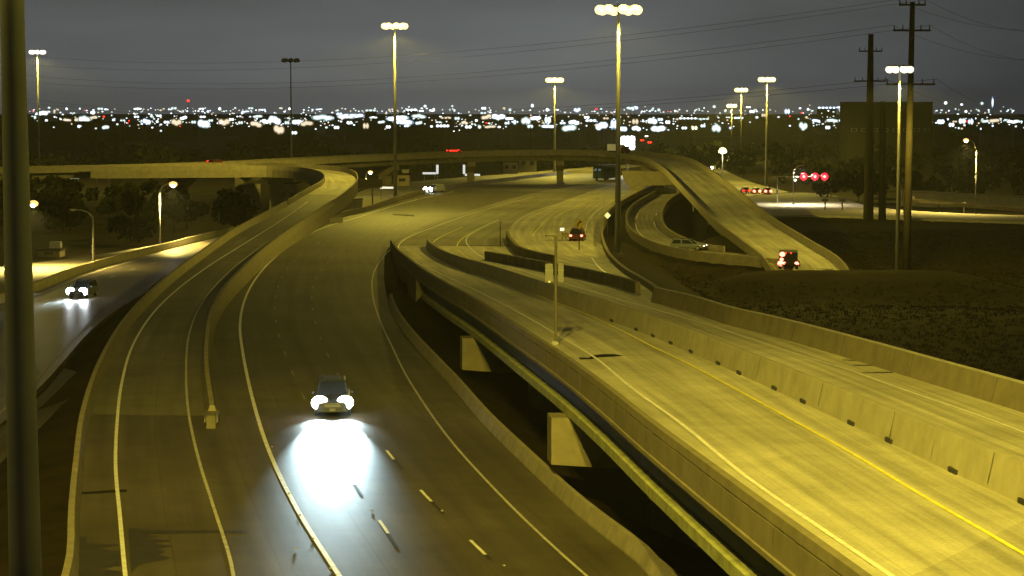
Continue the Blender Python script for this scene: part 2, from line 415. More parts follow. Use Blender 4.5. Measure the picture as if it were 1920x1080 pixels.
bridge = empty('overpass_bridge', (8, 90, 0), 0, 'long bright concrete overpass with dark green girders filling the lower right', 'bridge')
def bpart(o, root=None):
    root = root or bridge; o.parent = root; o.matrix_parent_inverse = Matrix.Translation(-root.location); return o
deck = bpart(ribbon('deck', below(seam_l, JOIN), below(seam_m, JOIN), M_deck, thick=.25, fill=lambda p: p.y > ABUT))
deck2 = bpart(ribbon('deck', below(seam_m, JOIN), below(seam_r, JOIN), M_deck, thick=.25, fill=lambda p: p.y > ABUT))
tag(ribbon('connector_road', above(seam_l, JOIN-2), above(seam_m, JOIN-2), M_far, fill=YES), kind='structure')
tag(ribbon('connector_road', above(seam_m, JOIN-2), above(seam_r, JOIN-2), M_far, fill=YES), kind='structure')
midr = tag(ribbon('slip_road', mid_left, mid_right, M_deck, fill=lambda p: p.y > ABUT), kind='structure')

def bline(px, wd, m, par, zf=zB):
    o = line('edge_line', trace(px, zf), wd, m, None); return bpart(o, bridge) if par is bridge else rel(o, par)
def rel(o, par):
    o.parent = par
    return o
bline([(1700,1100),(1530,985),(1400,895),(1280,797),(1188,731),(1117,672),(1040,625),(997,600),(913,555),(847,523),(797,500),(751,477),(746,466),(754,453),(777,440),(840,416),(900,396),(1000,369)], .15, M_white, bridge)
bline([(2060,1127),(1920,1040),(1730,930),(1600,852),(1480,785),(1322,699),(1280,677),(1227,652),(1163,619),(1100,590),(1043,568),(997,549),(905,513),(856,497),(822,482),(806,470),(808,460),(822,447),(868,426)], .14, M_yellow, bridge)
bline([(2060,867),(1920,811),(1820,774),(1700,733),(1600,697),(1497,665),(1380,627),(1320,607),(1240,584),(1180,567),(1100,544),(1000,514),(940,497),(905,482),(885,468),(874,453),(878,443),(900,430),(935,412)], .14, M_white, bridge)
bline([(1140,600),(1000,540),(930,512),(890,492),(868,477),(857,463),(862,452),(878,440),(920,418)], .13, M_yellow, bridge)
rel(line('edge_line', trace([(990,472),(993,462),(998,445),(1008,430),(1030,412),(1080,388),(1130,362)], zB), .14, M_yellow, None), midr)
rel(line('edge_line', trace([(1150,520),(1132,509),(1116,493),(1101,462),(1098,432),(1104,412),(1125,392),(1170,364)], zB), .15, M_white, None), midr)
pt_ = trace([(1040,500),(1050,480),(1062,460),(1080,440),(1095,424)], zB)

def blotb(px, m, name, dz=.012): return bpart(blot(px, zB, None, m, name, dz))
blotb([(1085,670),(1104,671),(1112,666),(1130,664),(1152,664),(1170,667),(1150,668.5),(1122,670),(1110,673),(1088,674)], M_tar_shade, 'tar_patch')  # cast shadow of the signpost, painted as a dark sheet on the deck
for q in ([(1580,674),(1640,676),(1640,677),(1580,675.5)], [(1600,684),(1654,684),(1654,685.5),(1600,685.5)], [(1616,698),(1674,697),(1674,699),(1616,699.5)]):
    blotb(q, M_stain, 'sealed_crack')

# left parapet, its ledge, girders
PAR = [(-.02,-.28),(-.07,-.28),(-.07,-.14),(-.01,-.12),(0,.60),(.05,.605),(.05,.645),(0,.65),(.02,.92),(.25,.92),(.36,.05),(.42,.02),(.42,-.02),(.3,-.28)]
lcb = below(seam_l, 284)
b = MB().sweep(lcb, PAR); bpart(b.build('parapet', M_rpar))
RP = [(-.42,-.02),(-.40,.05),(-.16,1.02),(.06,1.02),(.1,-.3),(-.1,-.3)]
rp_path = below(rpar + mid_right[1:], 230)
b = MB().sweep(rpar, RP); bpart(b.build('parapet', M_rpar))
b = MB().sweep(below(rpar, 400), [(-.17,1.022),(.07,1.022),(.07,1.06),(-.17,1.06)]); bpart(b.build('parapet_coping', M_pale))
span = below(lcb, ABUT)
def igirder(k): return [(k-.1,-.26),(k+.1,-.26),(k+.1,-1.3),(k+.45,-1.38),(k+.45,-1.72),(k-.45,-1.72),(k-.45,-1.38),(k-.1,-1.3)]
gp = [Vector(p) for p in span]
b = MB().sweep(gp, [(.56,-.29),(.76,-.29),(.76,-1.3),(.56,-1.3)]); bpart(b.build('girder', M_green))
b = MB().sweep(gp, [(.2,-1.40),(.52,-1.305),(.8,-1.305),(1.1,-1.40),(1.1,-1.78),(.2,-1.78)]); bpart(b.build('girder_flange', M_flange))
for k in (3.0, 5.4, 7.8, 10.4):
    b = MB().sweep(gp, igirder(k)); bpart(b.build('girder', M_green))
# median barrier with dark drain slots along its foot
MED = [(0,-.02),(.02,.10),(.20,1.06),(.40,1.06),(.58,.1),(.6,-.02)]
medp = below(seam_m, 282)
b = MB().sweep(medp, MED); mb = bpart(b.build('median_barrier', M_med))
slots = [(1912,944),(1787,886),(1667,829),(1596,796),(1506,755),(1452,730),(1386,701),(1347,683),(1296,661),(1263,647),(1223,630),(1193,619),(1150,603)]
for x, y in slots:
    q = on(x, y, zB); i = min(range(len(med)), key=lambda j: (med[j]-q).length); t = tang(med, i); a = math.atan2(t.y, t.x)
    p = med[i] + Vector((t.y, -t.x, 0)) * .0
    bpart(MB().box((p.x, p.y, p.z+.07), (.85, .10, .15), a).build('drain_slot', M_black))
# two pale stains that run down the barrier, and small reflectors
for x, y in ((1758,800),(1349,655)):
    q = on(x, y, zB, 1.06); i = min(range(len(med)), key=lambda j: (med[j]-q).length); t = tang(med, i); p = med[i]; r = Vector((t.y, -t.x, 0)); 
    vs = []
    for k in range(6):
        f = k/5; base = p + r*(.02+.17*(1-f)-.012) + Vector((0,0,1.0-.85*f)); jit = math.sin(k*2.1)*.05
        vs += [base + t*(jit-.035), base + t*(jit+.035)]
    bpart(MB().add(vs, [(2*k,2*k+1,2*k+3,2*k+2) for k in range(5)]).build('lime_streak', M_pale, fix=False))
M_refl = mat('white_reflector', (.85,.85,.7), .4, 0, emit=None)
for x, y in ((1352,580),(1634,652)):
    q = on(x, y, zB, .5); bpart(MB().box(q, (.2,.2,.16)).build('reflector', M_refl))
# casting joints in the three walls
M_joint = mat('joint_shadow', (.03,.027,.02), .95, .2)  # plain dark colour of the joint strips
def joints(path, prof2, every, nm='casting_joint', m=M_joint):
    acc = 0.
    for i in range(1, len(path)):
        acc += (path[i]-path[i-1]).length
        if acc >= every and path[i].y < 215:
            acc = 0; t = tang(path, i); r = Vector((t.y,-t.x,0)); vs = []
            for l_, u_ in prof2: q = path[i] + r*l_ + Vector((0,0,u_)); vs += [q - t*.022, q + t*.022]
            bpart(MB().add(vs, [(2*k,2*k+1,2*k+3,2*k+2) for k in range(len(prof2)-1)]).build(nm, m, fix=False))
joints(medp, [(-.004,.16),(.012,.2),(.195,1.05)], 9.1)
joints(rpar, [(-.405,.06),(-.165,1.01)], 9.1)
joints(lcb, [(-.006,-.12),(-.006,.59)], 9.1)
# drip stains down the parapet's outer face
for i in range(6, len(lcb)-4, 3):
    if lcb[i].y > 190: break
    t = tang(lcb, i); h_ = .25 + .3*random.random(); w_ = .03 + .07*random.random(); p = lcb[i] + Vector((t.y,-t.x,0))*-.005; s0 = random.uniform(-1,1)*t
    bpart(MB().add([p+s0-t*w_+Vector((0,0,.59)), p+s0+t*w_+Vector((0,0,.59)), p+s0+t*w_*.3+Vector((0,0,.59-h_)), p+s0-t*w_*.2+Vector((0,0,.59-h_*.9))], [(0,1,2,3)]).build('drip_stain', M_concd, fix=False))
# piers: hammer cap on a shaft; and the abutment at the far end
for px, py in ((1062, 775), (885, 632)):
    e = on(px, py, zB, -1.8); i = min(range(len(span)), key=lambda j: abs(span[j].y-e.y)); t = tang(span, i); a = math.atan2(t.y, t.x); r = Vector((t.y, -t.x, 0)); o = span[i]
    top = o.z - 1.80
    root = bpart(bpy.data.objects.new('pier', None)); COL.objects.link(root)
    cap = MB(); prof = [(-.55, 0), (11.6, 0), (11.6, -1.5), (9.6, -2.3), (2.2, -2.3), (-.55, -2.1)]
    for s_ in (1,):
        vs = [o + r*x + Vector((0,0,z-1.80)) + t*k for k in (-.85,.85) for x, z in prof]; n = len(prof)
        cap.add(vs, [tuple(range(n-1,-1,-1)), tuple(range(n,2*n))] + [(k,(k+1)%n,n+(k+1)%n,n+k) for k in range(n)])
    c = cap.build('pier_cap', M_rpar, None); c.parent = root
    col = MB(); base = -6.0
    col.box(o + r*5.6 + Vector((0,0,(top-2.3+base)/2 - o.z)), (1.4, 3.2, top-2.3-base), a)
    c2 = col.build('pier_column', M_conc, None); c2.parent = root
    pl = MB().box(o + r*.62 + Vector((0,0,top+.01-o.z)), (.5,.6,.06), a); c3 = pl.build('bearing_pad', M_black, None); c3.parent = root
i = max(range(len(lcb)), key=lambda j: -abs(lcb[j].y-ABUT)); t = tang(lcb, i); a = math.atan2(t.y, t.x); r = Vector((t.y,-t.x,0))
bpart(MB().box(lcb[i] + r*6 + Vector((0,0,-3.2)) , (1.2, 12.4, 5.8), a).build('abutment', M_concd))
# wing wall carrying the approach beside the main lanes
wing = [p for p in lcb if p.y >= ABUT-1]
bpart(MB().sweep(wing, [(.02,-.27),(.4,-.27),(.4,-4),(.02,-4)]).build('wing_wall', M_concd))

# ------------------------------------------------------------------ other carriageways
front_l = trace([(-160,620),(-60,590),(65,548),(163,510),(320,467),(430,439),(520,418),(600,402)], zF)
front_r = trace([(-160,905),(-60,845),(75,725),(195,598),(300,532),(400,472),(480,440),(560,418),(640,400)], zF)
fr = tag(ribbon('frontage_road', front_l, front_r, M_front, fill=YES), kind='structure')
outer_l = trace([(-160,520),(-60,508),(70,492),(200,475),(330,452),(430,433),(520,414)], zF)
ol = offset(front_l, -1.6)
tag(ribbon('service_road', outer_l, [p for p in ol], M_far, fill=YES), kind='structure')
line('edge_line', offset(front_l, 1.0), .13, M_white, fr); line('edge_line', offset(front_r, -.8), .13, M_whited, fr)
dashes(offset(front_l, 4.6), 3, 12.2, 3.05, .13, fr)
strip_l = trace([(1560,506),(1500,501),(1400,491.5),(1300,481),(1240,468),(1195,447),(1180,430),(1177,410),(1190,390),(1230,366)], zS)
strip_r = trace([(1572,497),(1505,489),(1420,478),(1330,470),(1285,457),(1252,440),(1240,420),(1242,400),(1256,380),(1290,360)], zS)
st = tag(ribbon('merge_road', strip_l, strip_r, M_far, fill=YES), kind='structure')
line('edge_line', trace([(1400,488),(1330,481),(1270,466),(1222,452),(1199,437),(1192,420),(1196,400)], zS), .14, M_white, st)
line('edge_line', trace([(1330,476),(1290,466),(1262,452),(1238,436),(1227,420),(1231,400)], zS), .16, M_white, st)
apL = trace([(-330,1130),(-150,960),(-30,830),(75,742),(120,690)], zF, .1); apR = [p - Vector((.25,0,.75)) for p in rampL if p.y < 152]
tag(ribbon('paved_slope', apL, apR, M_near, thick=.3), kind='structure')
# frontage road beyond the main lanes and the lit cross street
cr_l = trace([(640,372),(720,347),(800,338),(900,330),(1000,322),(1110,313),(1200,306)], zM, -.3)
cr_r = trace([(690,392),(760,368),(850,348),(950,336),(1050,324.5),(1130,316),(1210,309)], zM, -.3)
tag(ribbon('access_road', cr_l, cr_r, M_far, fill=YES), kind='structure')
cross = tag(ribbon('cross_street', trace([(1350,374),(1420,367),(1500,361),(1560,366),(1640,388),(1760,398),(1990,406)], zX), trace([(1395,408),(1440,407),(1500,403),(1620,406),(1760,411),(1990,418)], zX), M_pale, fill=YES), kind='structure')
tag(ribbon('side_street', trace([(1360,372),(1320,352),(1300,335),(1290,318)], zX), trace([(1480,360),(1420,345),(1370,325),(1340,310)], zX), M_far, fill=YES), kind='structure')

# ------------------------------------------------------------------ the flyover across the picture
flc = [on(1508,503,knots((240,-3.2),(285,-2),(700,11.8)))] + [on(x,y,knots((285,-2),(700,11.83))) for x,y in ((1455,463),(1400,425),(1352,382),(1312,345),(1285,322))]
flc += [at(x,y,z) for x,y,z in ((1250,303,5.5),(1205,295,6.0),(1150,290.5,6.3),(1050,288.5,6.5),(950,289.5,6.4),(850,292,6.1),(750,296,5.8),(640,301,5.5),(540,306,5.3),(440,311,5.0),(300,316,4.8),(60,321,4.5),(-160,325,4.3))]
_e = (flc[0] - flc[1]).normalized(); _e.z = 0
flc = [flc[0] + _e*14 - Vector((0,0,3.0)), flc[0] + _e*7 - Vector((0,0,1.1))] + flc
flc = smooth(flc, 4)
fly = empty('flyover_bridge', (20, 520, 0), 0, 'curved concrete flyover crossing the picture under the horizon and dropping to the right', 'bridge')
fp = lambda o: bpart(o, fly)
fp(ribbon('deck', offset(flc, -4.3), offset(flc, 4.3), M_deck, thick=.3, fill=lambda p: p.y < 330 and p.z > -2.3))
PW = [(-.2,-.3),(-.2,.95),(.0,.95),(.2,0),(.2,-.3)]
fp(MB().sweep(offset(flc, -4.45), PW).build('parapet', M_conc)); fp(MB().sweep(offset(flc, 4.45), [(-a,c) for a,c in PW]).build('parapet', M_conc))
_r = bpart(bpy.data.objects.new('pier', None), fly); COL.objects.link(_r)
_a, _b, _c, _d = far(1166,320,482), far(1262,322,482), far(1181,346,482), far(1208,346,482)
_o = MB().add([(x,482+d,z) for d in (-.9,.9) for x,z in ((_a.x,_a.z),(_b.x,_b.z),(_b.x,_b.z-2.7),(_d.x+.6,_b.z-2.9),(_c.x-.5,_b.z-2.9),(_a.x+.3,_a.z-1.6))], [(5,4,3,2,1,0),(6,7,8,9,10,11)]+[(k,(k+1)%6,6+(k+1)%6,6+k) for k in range(6)]).build('pier_cap', M_conc); _o.parent = _r
_o = MB().box(((_c.x+_d.x)/2, 482, (_b.z-2.9-6)/2), (_d.x-_c.x, 1.6, _b.z-2.9+6)).build('pier_column', M_conc); _o.parent = _r
fspan = [p for i,p in enumerate(flc) if p.y > 330 or i > len(flc)//2]
for k in (-3.3,-1.1,1.1,3.3): fp(MB().sweep(fspan, [(k-.3,-.31),(k+.3,-.31),(k+.3,-1.5),(k-.3,-1.5)]).build('girder', M_concd))
fp(line('edge_line', offset(flc, -3.5), .15, M_yellow, None)); fp(line('edge_line', offset(flc, 1.2), .15, M_whited, None))
flow = [p for p in flc if p.y <= 335]
def pier(root_p, path, i, wcap, wcol, base, mcap=M_conc):
    t = tang(path, i); a = math.atan2(t.y, t.x); o = path[i]; r = Vector((t.y,-t.x,0)); top = o.z-1.52
    root = bpart(bpy.data.objects.new('pier', None), root_p); COL.objects.link(root)
    prof = [(-wcap/2,0),(wcap/2,0),(wcap/2,-1.1),(wcol/2+.2,-2.4),(-wcol/2-.2,-2.4),(-wcap/2,-1.1)]; n = len(prof)
    vs = [o + r*x + Vector((0,0,z-1.52)) + t*k for k in (-.9,.9) for x, z in prof]
    c = MB().add(vs, [tuple(range(n-1,-1,-1)), tuple(range(n,2*n))] + [(k,(k+1)%n,n+(k+1)%n,n+k) for k in range(n)]).build('pier_cap', mcap); c.parent = root
    c = MB().box((o.x,o.y,(top-2.4+base)/2), (1.6,wcol,top-2.4-base), a).build('pier_column', mcap); c.parent = root

for x, y, z in ((1225,299,5.8),(1045,288.5,6.5),(887,291,6.2),(740,296.5,5.8),(600,303,5.4),(470,309.5,5.1),(330,315,4.9)):
    pier(fly, flc, nearest(flc, at(x,y,z)), 7.4, 2.6, -5)
for x, y in ((1303,337),(1338,370)):
    pier(fly, flc, nearest(flc, on(x,y,knots((285,-2),(700,11.83)))), 7.0, 1.6, -5)
# hooked end of the ramp, on piers
hook = empty('ramp_bridge', (-40, 440, 0), 0, 'narrow ramp bridge that hooks left and joins the flyover', 'bridge')
hp = lambda o: bpart(o, hook)
hl = trace(hookL, zR); hr = trace(hookR, zR)
hl = [rampL_up[-1]] + hl; hr = [split[-1]] + hr
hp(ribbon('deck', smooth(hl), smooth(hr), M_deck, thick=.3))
hlp = above(rampL, 350)[:-1] + smooth(hl); hrp = above(split, 350)[:-1] + smooth(hr)
hp(MB().sweep(hlp, [(-a-.1,c) for a,c in ((-.2,-1.5),(-.2,-.3),(-.2,.9),(.0,.9),(.2,0),(.2,-1.5))]).build('parapet', M_conc))
hp(MB().sweep(hrp, [(a+.1,c) for a,c in ((.2,-1.5),(.2,.9),(0,.9),(-.2,0),(-.2,-1.5))]).build('parapet', M_conc))
for x, y in ((628,356),(640,338),(600,322),(520,317)):
    q = on(x, y, zR); pth = [q + Vector((0,-2,.9)), q + Vector((0,0,.9)), q + Vector((0,2,.9))]; pier(hook, pth, 1, 6.5, 2.0, -6)

# ------------------------------------------------------------------ free-standing barriers and kerbs
def barrier(name, path, prof, label, m=M_conc, cat='barrier', base=0.):
    return tag(MB().sweep(path, prof).build(name, m), label, cat)
FS = [(-.28,-.4),(-.28,.05),(-.1,.9),(.1,.9),(.28,.05),(.28,-.4)]
barrier('concrete_barrier', [p for p in rampL if p.y < 352], [(-.1,-.9),(-.12,.82),(.14,.82),(.32,.05),(.34,-.9)], 'long low concrete barrier along the left edge of the curving ramp')
barrier('concrete_barrier', [p for p in split if p.y < 352], [(-.36,-.5),(-.34,.05),(-.13,.95),(.13,.95),(.34,.05),(.36,-2)], 'curving concrete barrier that splits the ramp from the main lanes')
barrier('concrete_barrier', [p for p in main_r if p.y < 205], [(.0,-.5),(.0,.08),(.2,.66),(.42,.66),(.5,-2.5)], 'pale stained concrete barrier along the main lanes beneath the overpass', M_conc)
third = trace([(912,487),(960,496),(1020,508),(1100,524),(1160,539),(1196,551)], zB)
barrier('concrete_barrier', third, [(-.2,-.3),(-.2,.9),(.2,.9),(.2,-.3)], 'dark faced concrete barrier with a square end left of the tall signpost', M_concd)
fourth = trace([(951,447),(954,456),(960,464),(974,478),(1003,488),(1040,497)], zB)
barrier('concrete_barrier', fourth, [(-.2,-.3),(-.2,.95),(.2,.95),(.2,-.3)], 'short curved concrete barrier beside the slip road with yellow pavement', M_concd)
barrier('concrete_barrier', mid_right[2:], [(-.1,-.5),(-.1,.5),(.25,.5),(.25,-2.5)], 'low curving kerb barrier between the slip road and the dark grass')
barrier('concrete_barrier', strip_l[nearest(strip_l, on(1488,500.4,zS)):], [(-.3,-1.5),(-.3,.8),(-.05,.8),(.1,-.2)], 'low barrier on the near edge of the merging road with the white car')
barrier('concrete_barrier', above(strip_r, 300), [(0,-.5),(0,.8),(.25,.8),(.25,-.5)], 'thin barrier beneath the flyover at the merging road')
barrier('concrete_barrier', offset(front_l, -.6), [(-.25,-.5),(-.25,.85),(.1,.85),(.25,.05),(.25,-.5)], 'straight concrete barrier between the frontage road and service road')
barrier('concrete_barrier', offset(main_l, -.5)[nearest(main_l, at(590,428,0))+2:], [(-.2,-.6),(-.2,.8),(.1,.8),(.3,.05),(.3,-.6)], 'long barrier along the far side of the main lanes')
# crash cushion at the nose where ramp and main lanes part
nose = at(397, 795, 0)
cc = empty('crash_cushion', nose, R(96), 'pale segmented crash cushion at the nose of the ramp barrier', 'crash cushion')
for k in range(4): MB().box((-.9+k*.75, 0, .31), (.7, .42+.04*k, .62)).build('cushion_bay', M_concd, cc)
for s_ in (-1,1): MB().box((.2, s_*.33, .4), (3.2, .05, .26)).build('side_rail', M_steel, cc)
MB().box((-1.55, 0, .34), (.5, .5, .68), top=(.5,.9)).build('nose_cap', M_concd, cc)
cc.scale = (1,1,1)
# pale abutment walls beside the main lanes, under the ramp
for px, py, L_, h_, a_, lab in ((612,424,9,1.5,64,'short white concrete wall at the foot of the ramp bridge'), (640,402,12,2.6,60,'taller pale concrete wall behind the short white one'),):
    p = at(px, py, -.4); wv = empty('retaining_wall', p, R(a_), lab, 'wall')
    MB().box((0,0,h_/2-.3), (L_,.5,h_)).build('wall_face', M_pale, wv); MB().box((0,0,h_-.3+.1), (L_+.1,.7,.2)).build('wall_coping', M_conc, wv)
# long retaining wall / bridge rail at the far right
rw = empty('retaining_wall', at(1760,405,-4), 0, 'long sodium lit retaining wall with a rail at the far right', 'wall')
rwp = lambda o: bpart(o, rw)
wp = [far(x,y,470) for x,y in ((1700,372),(1760,379),(1830,386),(1990,398))]
wtop = smooth([far(x,y,520) for x,y in ((1690,361),(1740,362),(1800,366),(1990,374))], 8)
rwp(MB().sweep(wtop, [(-.3,0),(.3,0),(.3,-6.5),(-.3,-6.5)]).build('wall_face', mat('lit_wall_concrete', (.42,.40,.30), .9, .35, .25)))
rwp(MB().sweep(wtop, [(-.5,.0),(.5,0),(.5,.5),(-.5,.5)]).build('wall_coping', M_pale))
rail = smooth(wp, 6)
rwp(MB().sweep(rail, [(-.12,-.5),(.12,-.5),(.12,.3),(-.12,.3)]).build('guard_rail', M_conc))
for i in range(0, len(rail), 2): rwp(MB().box(rail[i]+Vector((0,0,-1.6)), (.25,.25,2.2)).build('rail_post', M_dark))

# ================================================================== TERRAIN
def axis(lo, hi, f0, f1, step, out):
    a = list(np.arange(f0, f1+step, step)); d = step
    x = a[-1]
    while x < hi: d *= out; x += d; a.append(x)
    x = a[0]; d = step
    while x > lo: d *= out; x -= d; a.insert(0, x)
    return np.array(a)
gx = axis(-6500, 6500, -130, 130, 2.2, 1.35); gy = axis(-1500, 12000, 60, 640, 2.2, 1.3)
X, Y = np.meshgrid(gx, gy); Fp = np.array([tuple(p) for p in FILL], dtype=np.float32)
nat = np.where(X > 8, -5.2, -4.2) + 0.25*np.sin(X*.11+1)*np.sin(Y*.07) + .15*np.sin(X*.31)*np.cos(Y*.23)
nat = nat - np.clip((Y-650)/250, 0, 1)*3.5
nat += 1.2*np.exp(-((X-52)/16)**2 - ((Y-236)/16)**2)
Z = nat.copy()
sel = np.where((np.abs(X) < 150) & (Y > 55) & (Y < 1400)); qx, qy = X[sel].astype(np.float32), Y[sel].astype(np.float32)
zz = Z[sel].copy()
for i in range(0, len(qx), 1500):
    d = np.sqrt((qx[i:i+1500,None]-Fp[None,:,0])**2 + (qy[i:i+1500,None]-Fp[None,:,1])**2)
    c = Fp[None,:,2]-.42
    up = (c - .45*np.maximum(0, d-1.6)).max(1)
    h = np.maximum(zz[i:i+1500], up)
    cap_ = np.where(d < 3.4, c, 1e3).min(1)
    zz[i:i+1500] = np.minimum(h, cap_)
Z[sel] = zz
Z = np.maximum(Z, np.where((X > 14) & (Y < 280), -5.2 + 3.35*np.exp(-(np.maximum(0, np.abs(X-40)-9)/11)**2 - ((Y-269)/7.5)**2), -99))      # grassy crest below the foot of the flyover
nx, ny = len(gx), len(gy)
g = MB(); vs = np.stack([X.ravel(), Y.ravel(), Z.ravel()], 1)
me = bpy.data.meshes.new('ground')
idx = np.arange(nx*ny).reshape(ny, nx); fs = np.stack([idx[:-1,:-1].ravel(), idx[:-1,1:].ravel(), idx[1:,1:].ravel(), idx[1:,:-1].ravel()], 1)
me.from_pydata(vs.tolist(), [], fs.tolist()); me.materials.append(M_grass); me.shade_smooth()
gr = bpy.data.objects.new('ground', me); COL.objects.link(gr); gr['kind'] = 'structure'
def gz(x, y):
    i = min(max(np.searchsorted(gx, x)-1, 0), nx-2); j = min(max(np.searchsorted(gy, y)-1, 0), ny-2)
    a = (x-gx[i])/(gx[i+1]-gx[i]); b_ = (y-gy[j])/(gy[j+1]-gy[j])
    return float(Z[j,i]*(1-a)*(1-b_) + Z[j,i+1]*a*(1-b_) + Z[j+1,i]*(1-a)*b_ + Z[j+1,i+1]*a*b_)

# ================================================================== HIGH MASTS AND STREET LAMPS
# photometric table of a high mast floodlight: more light sideways than straight down, none upwards
IES = bpy.data.texts.new('high_mast_photometry')
_an = [0,15,30,40,50,58,64,69,73,77,81,85,90]; _cd = [1,1.07,1.3,1.65,2.3,3.1,4.0,4.4,3.6,2.2,1.1,.4,.0]
IES.write('IESNA:LM-63-1995\nTILT=NONE\n1 1000 1 %d 1 1 2 0 0 0\n1 1 100\n%s\n0\n%s\n' % (len(_an), ' '.join(map(str,_an)), ' '.join('%g' % (c*1000) for c in _cd)))
def photometric(l, f=1.0):
    l.use_nodes = True; n = l.node_tree.nodes; e = next(q for q in n if q.type == 'EMISSION')
    i = n.new('ShaderNodeTexIES'); i.mode = 'INTERNAL'; i.ies = IES; i.inputs['Strength'].default_value = f
    l.node_tree.links.new(i.outputs['Fac'], e.inputs['Strength'])
def lamp(name, loc, power, color=SODIUM, radius=.35, spot=None, rot=None, blend=.6, parent=None):
    l = bpy.data.lights.new(name, 'SPOT' if spot else 'POINT'); l.energy = power; l.color = color; l.shadow_soft_size = radius
    if spot: l.spot_size = R(spot); l.spot_blend = blend
    o = bpy.data.objects.new(name, l); COL.objects.link(o); o.location = loc
    if rot: o.rotation_euler = rot
    if parent: o.parent = parent
    return o
def high_mast(x, y, zt, label, power, zb=None, r0=.38, ring=1.5, heads=8, m=None, color=SODIUM, big=1., lit=True):
    zb = gz(x, y) if zb is None else zb; h = zt - zb
    root = empty('high_mast_light', (x, y, zb), 0, label, 'street light', 'high mast lights')
    MB().tube([(0,0,0),(0,0,h*.5),(0,0,h+.4)], [r0, r0*.72, r0*.42], 12).build('pole', M_steel, root, True)
    MB().box((0,0,.25), (1.1,1.1,.5)).build('base_block', M_conc, root)
    b = MB(); n = 20
    b.tube([(ring*math.cos(2*math.pi*k/n), ring*math.sin(2*math.pi*k/n), h) for k in range(n+1)], .06, 6)
    for k in range(4): a = k*math.pi/2; b.tube([(0,0,h+.2),(ring*math.cos(a), ring*math.sin(a), h)], .05, 6)
    b.build('lamp_ring', M_steel, root)
    for k in range(heads):
        a = 2*math.pi*k/heads + .2; c, s_ = math.cos(a)*(ring+.3), math.sin(a)*(ring+.3)
        f = MB(); f.loft([[(c+q*math.cos(t_), s_+q*math.sin(t_), h+zz_) for t_ in [2*math.pi*j/8 for j in range(8)]] for q, zz_ in ((.18,.35),(.34,.1),(.46,-.05))])
        fo = f.build('luminaire', M_steel, root)
        MB().ellip((c, s_, h-.22*big), (.50*big,.50*big,.46*big), 12, 8).build('lamp_glass', (m or M_sod) if lit else M_alu, fo)
        if lit: MB().ellip((c*1.03, s_*1.03-.16*big, h-.22), (.30*big,.33*big,.28*big), 10, 6).build('arc_tube', M_bulb, fo)
    if lit:
        for y_ in (-ring-.6, ring+.6): photometric(lamp('mast_lamp', (0, y_*1.05, h-1.9), power*.5, color, .45, parent=root).data, IES_F)
    return root
def px_mast(px, py, Y, label, power, **k):
    p = far(px, py, Y); return high_mast(p.x, p.y, p.z, label, power, **k)
px_mast(1160, 14, 266, 'tallest high mast light standing in the grass beside the slip road', 15000, big=1.25, ring=1.9)
px_mast(740, 46, 429, 'high mast light rising beyond the main lanes left of centre', 42000, big=1.3, ring=1.6)
px_mast(1040, 148, 640, 'high mast light behind the middle of the flyover', 40000, ring=1.6, big=1.5, heads=7)
px_mast(70, 96, 660, 'pale high mast light at the far left beside the thick pole', 50000, m=M_sodw, big=1.3)
px_mast(1438, 147, 640, 'high mast light above the red traffic signals, right of the pair', 50000, big=1.5, heads=7)
px_mast(1390, 167, 860, 'high mast light in the middle of the small cluster of three', 50000, big=1.7, heads=7)
px_mast(1372, 197, 1150, 'lowest and farthest high mast light of the small cluster', 40000, big=2.0, heads=6)
px_mast(1687, 127, 296, 'pale high mast light beside the transmission poles in the dark grass', 17000, m=M_sodw, r0=.29, ring=1.1)
px_mast(545, 112, 560, 'thin unlit mast rising through the far left ramps', 0, lit=False, r0=.28)
# the thick pole close to the camera
p0 = far(24, 60, 26); p1 = far(47, 1040, 26)
tp = empty('high_mast_light', (p1.x, p1.y, -4.5), 0, 'thick olive grey mast close to the camera at the left edge', 'street light', 'high mast lights')
dirp = (p0 - p1).normalized()
pa = p1 - dirp * ((p1.z + 4.5) / dirp.z); pb = p0 + dirp * 25
o = MB().tube([pa - tp.location, p1 - tp.location, p0 - tp.location, pb - tp.location], [.30, .185, .135, .08], 24).build('pole', M_pole, tp, True)
MB().tube([Vector((.0,0,0)), Vector((0,0,.12))], .5, 12).build('base_flange', M_steel, tp)
hd = pb - tp.location
MB().tube([hd + Vector((1.5*math.cos(k*math.pi/10), 1.5*math.sin(k*math.pi/10), -.3)) for k in range(21)], .06, 6).build('lamp_ring', M_steel, tp)
for k in range(8):
    a = k*math.pi/4; c = hd + Vector((1.8*math.cos(a), 1.8*math.sin(a), -.4)); lu = MB().tube([c+Vector((0,0,.4)), c], [.2,.45], 10).build('luminaire', M_steel, tp); MB().ellip(c - Vector((0,0,.08)), (.4,.4,.2), 10, 6).build('lamp_glass', M_sod, lu)
for k in (0, 2): photometric(lamp('mast_lamp', hd + Vector((2.2*math.cos(k*math.pi/2), 2.2*math.sin(k*math.pi/2), -1.6)), NEAR_MAST/2, SODIUM, .45, parent=tp).data, IES_F)

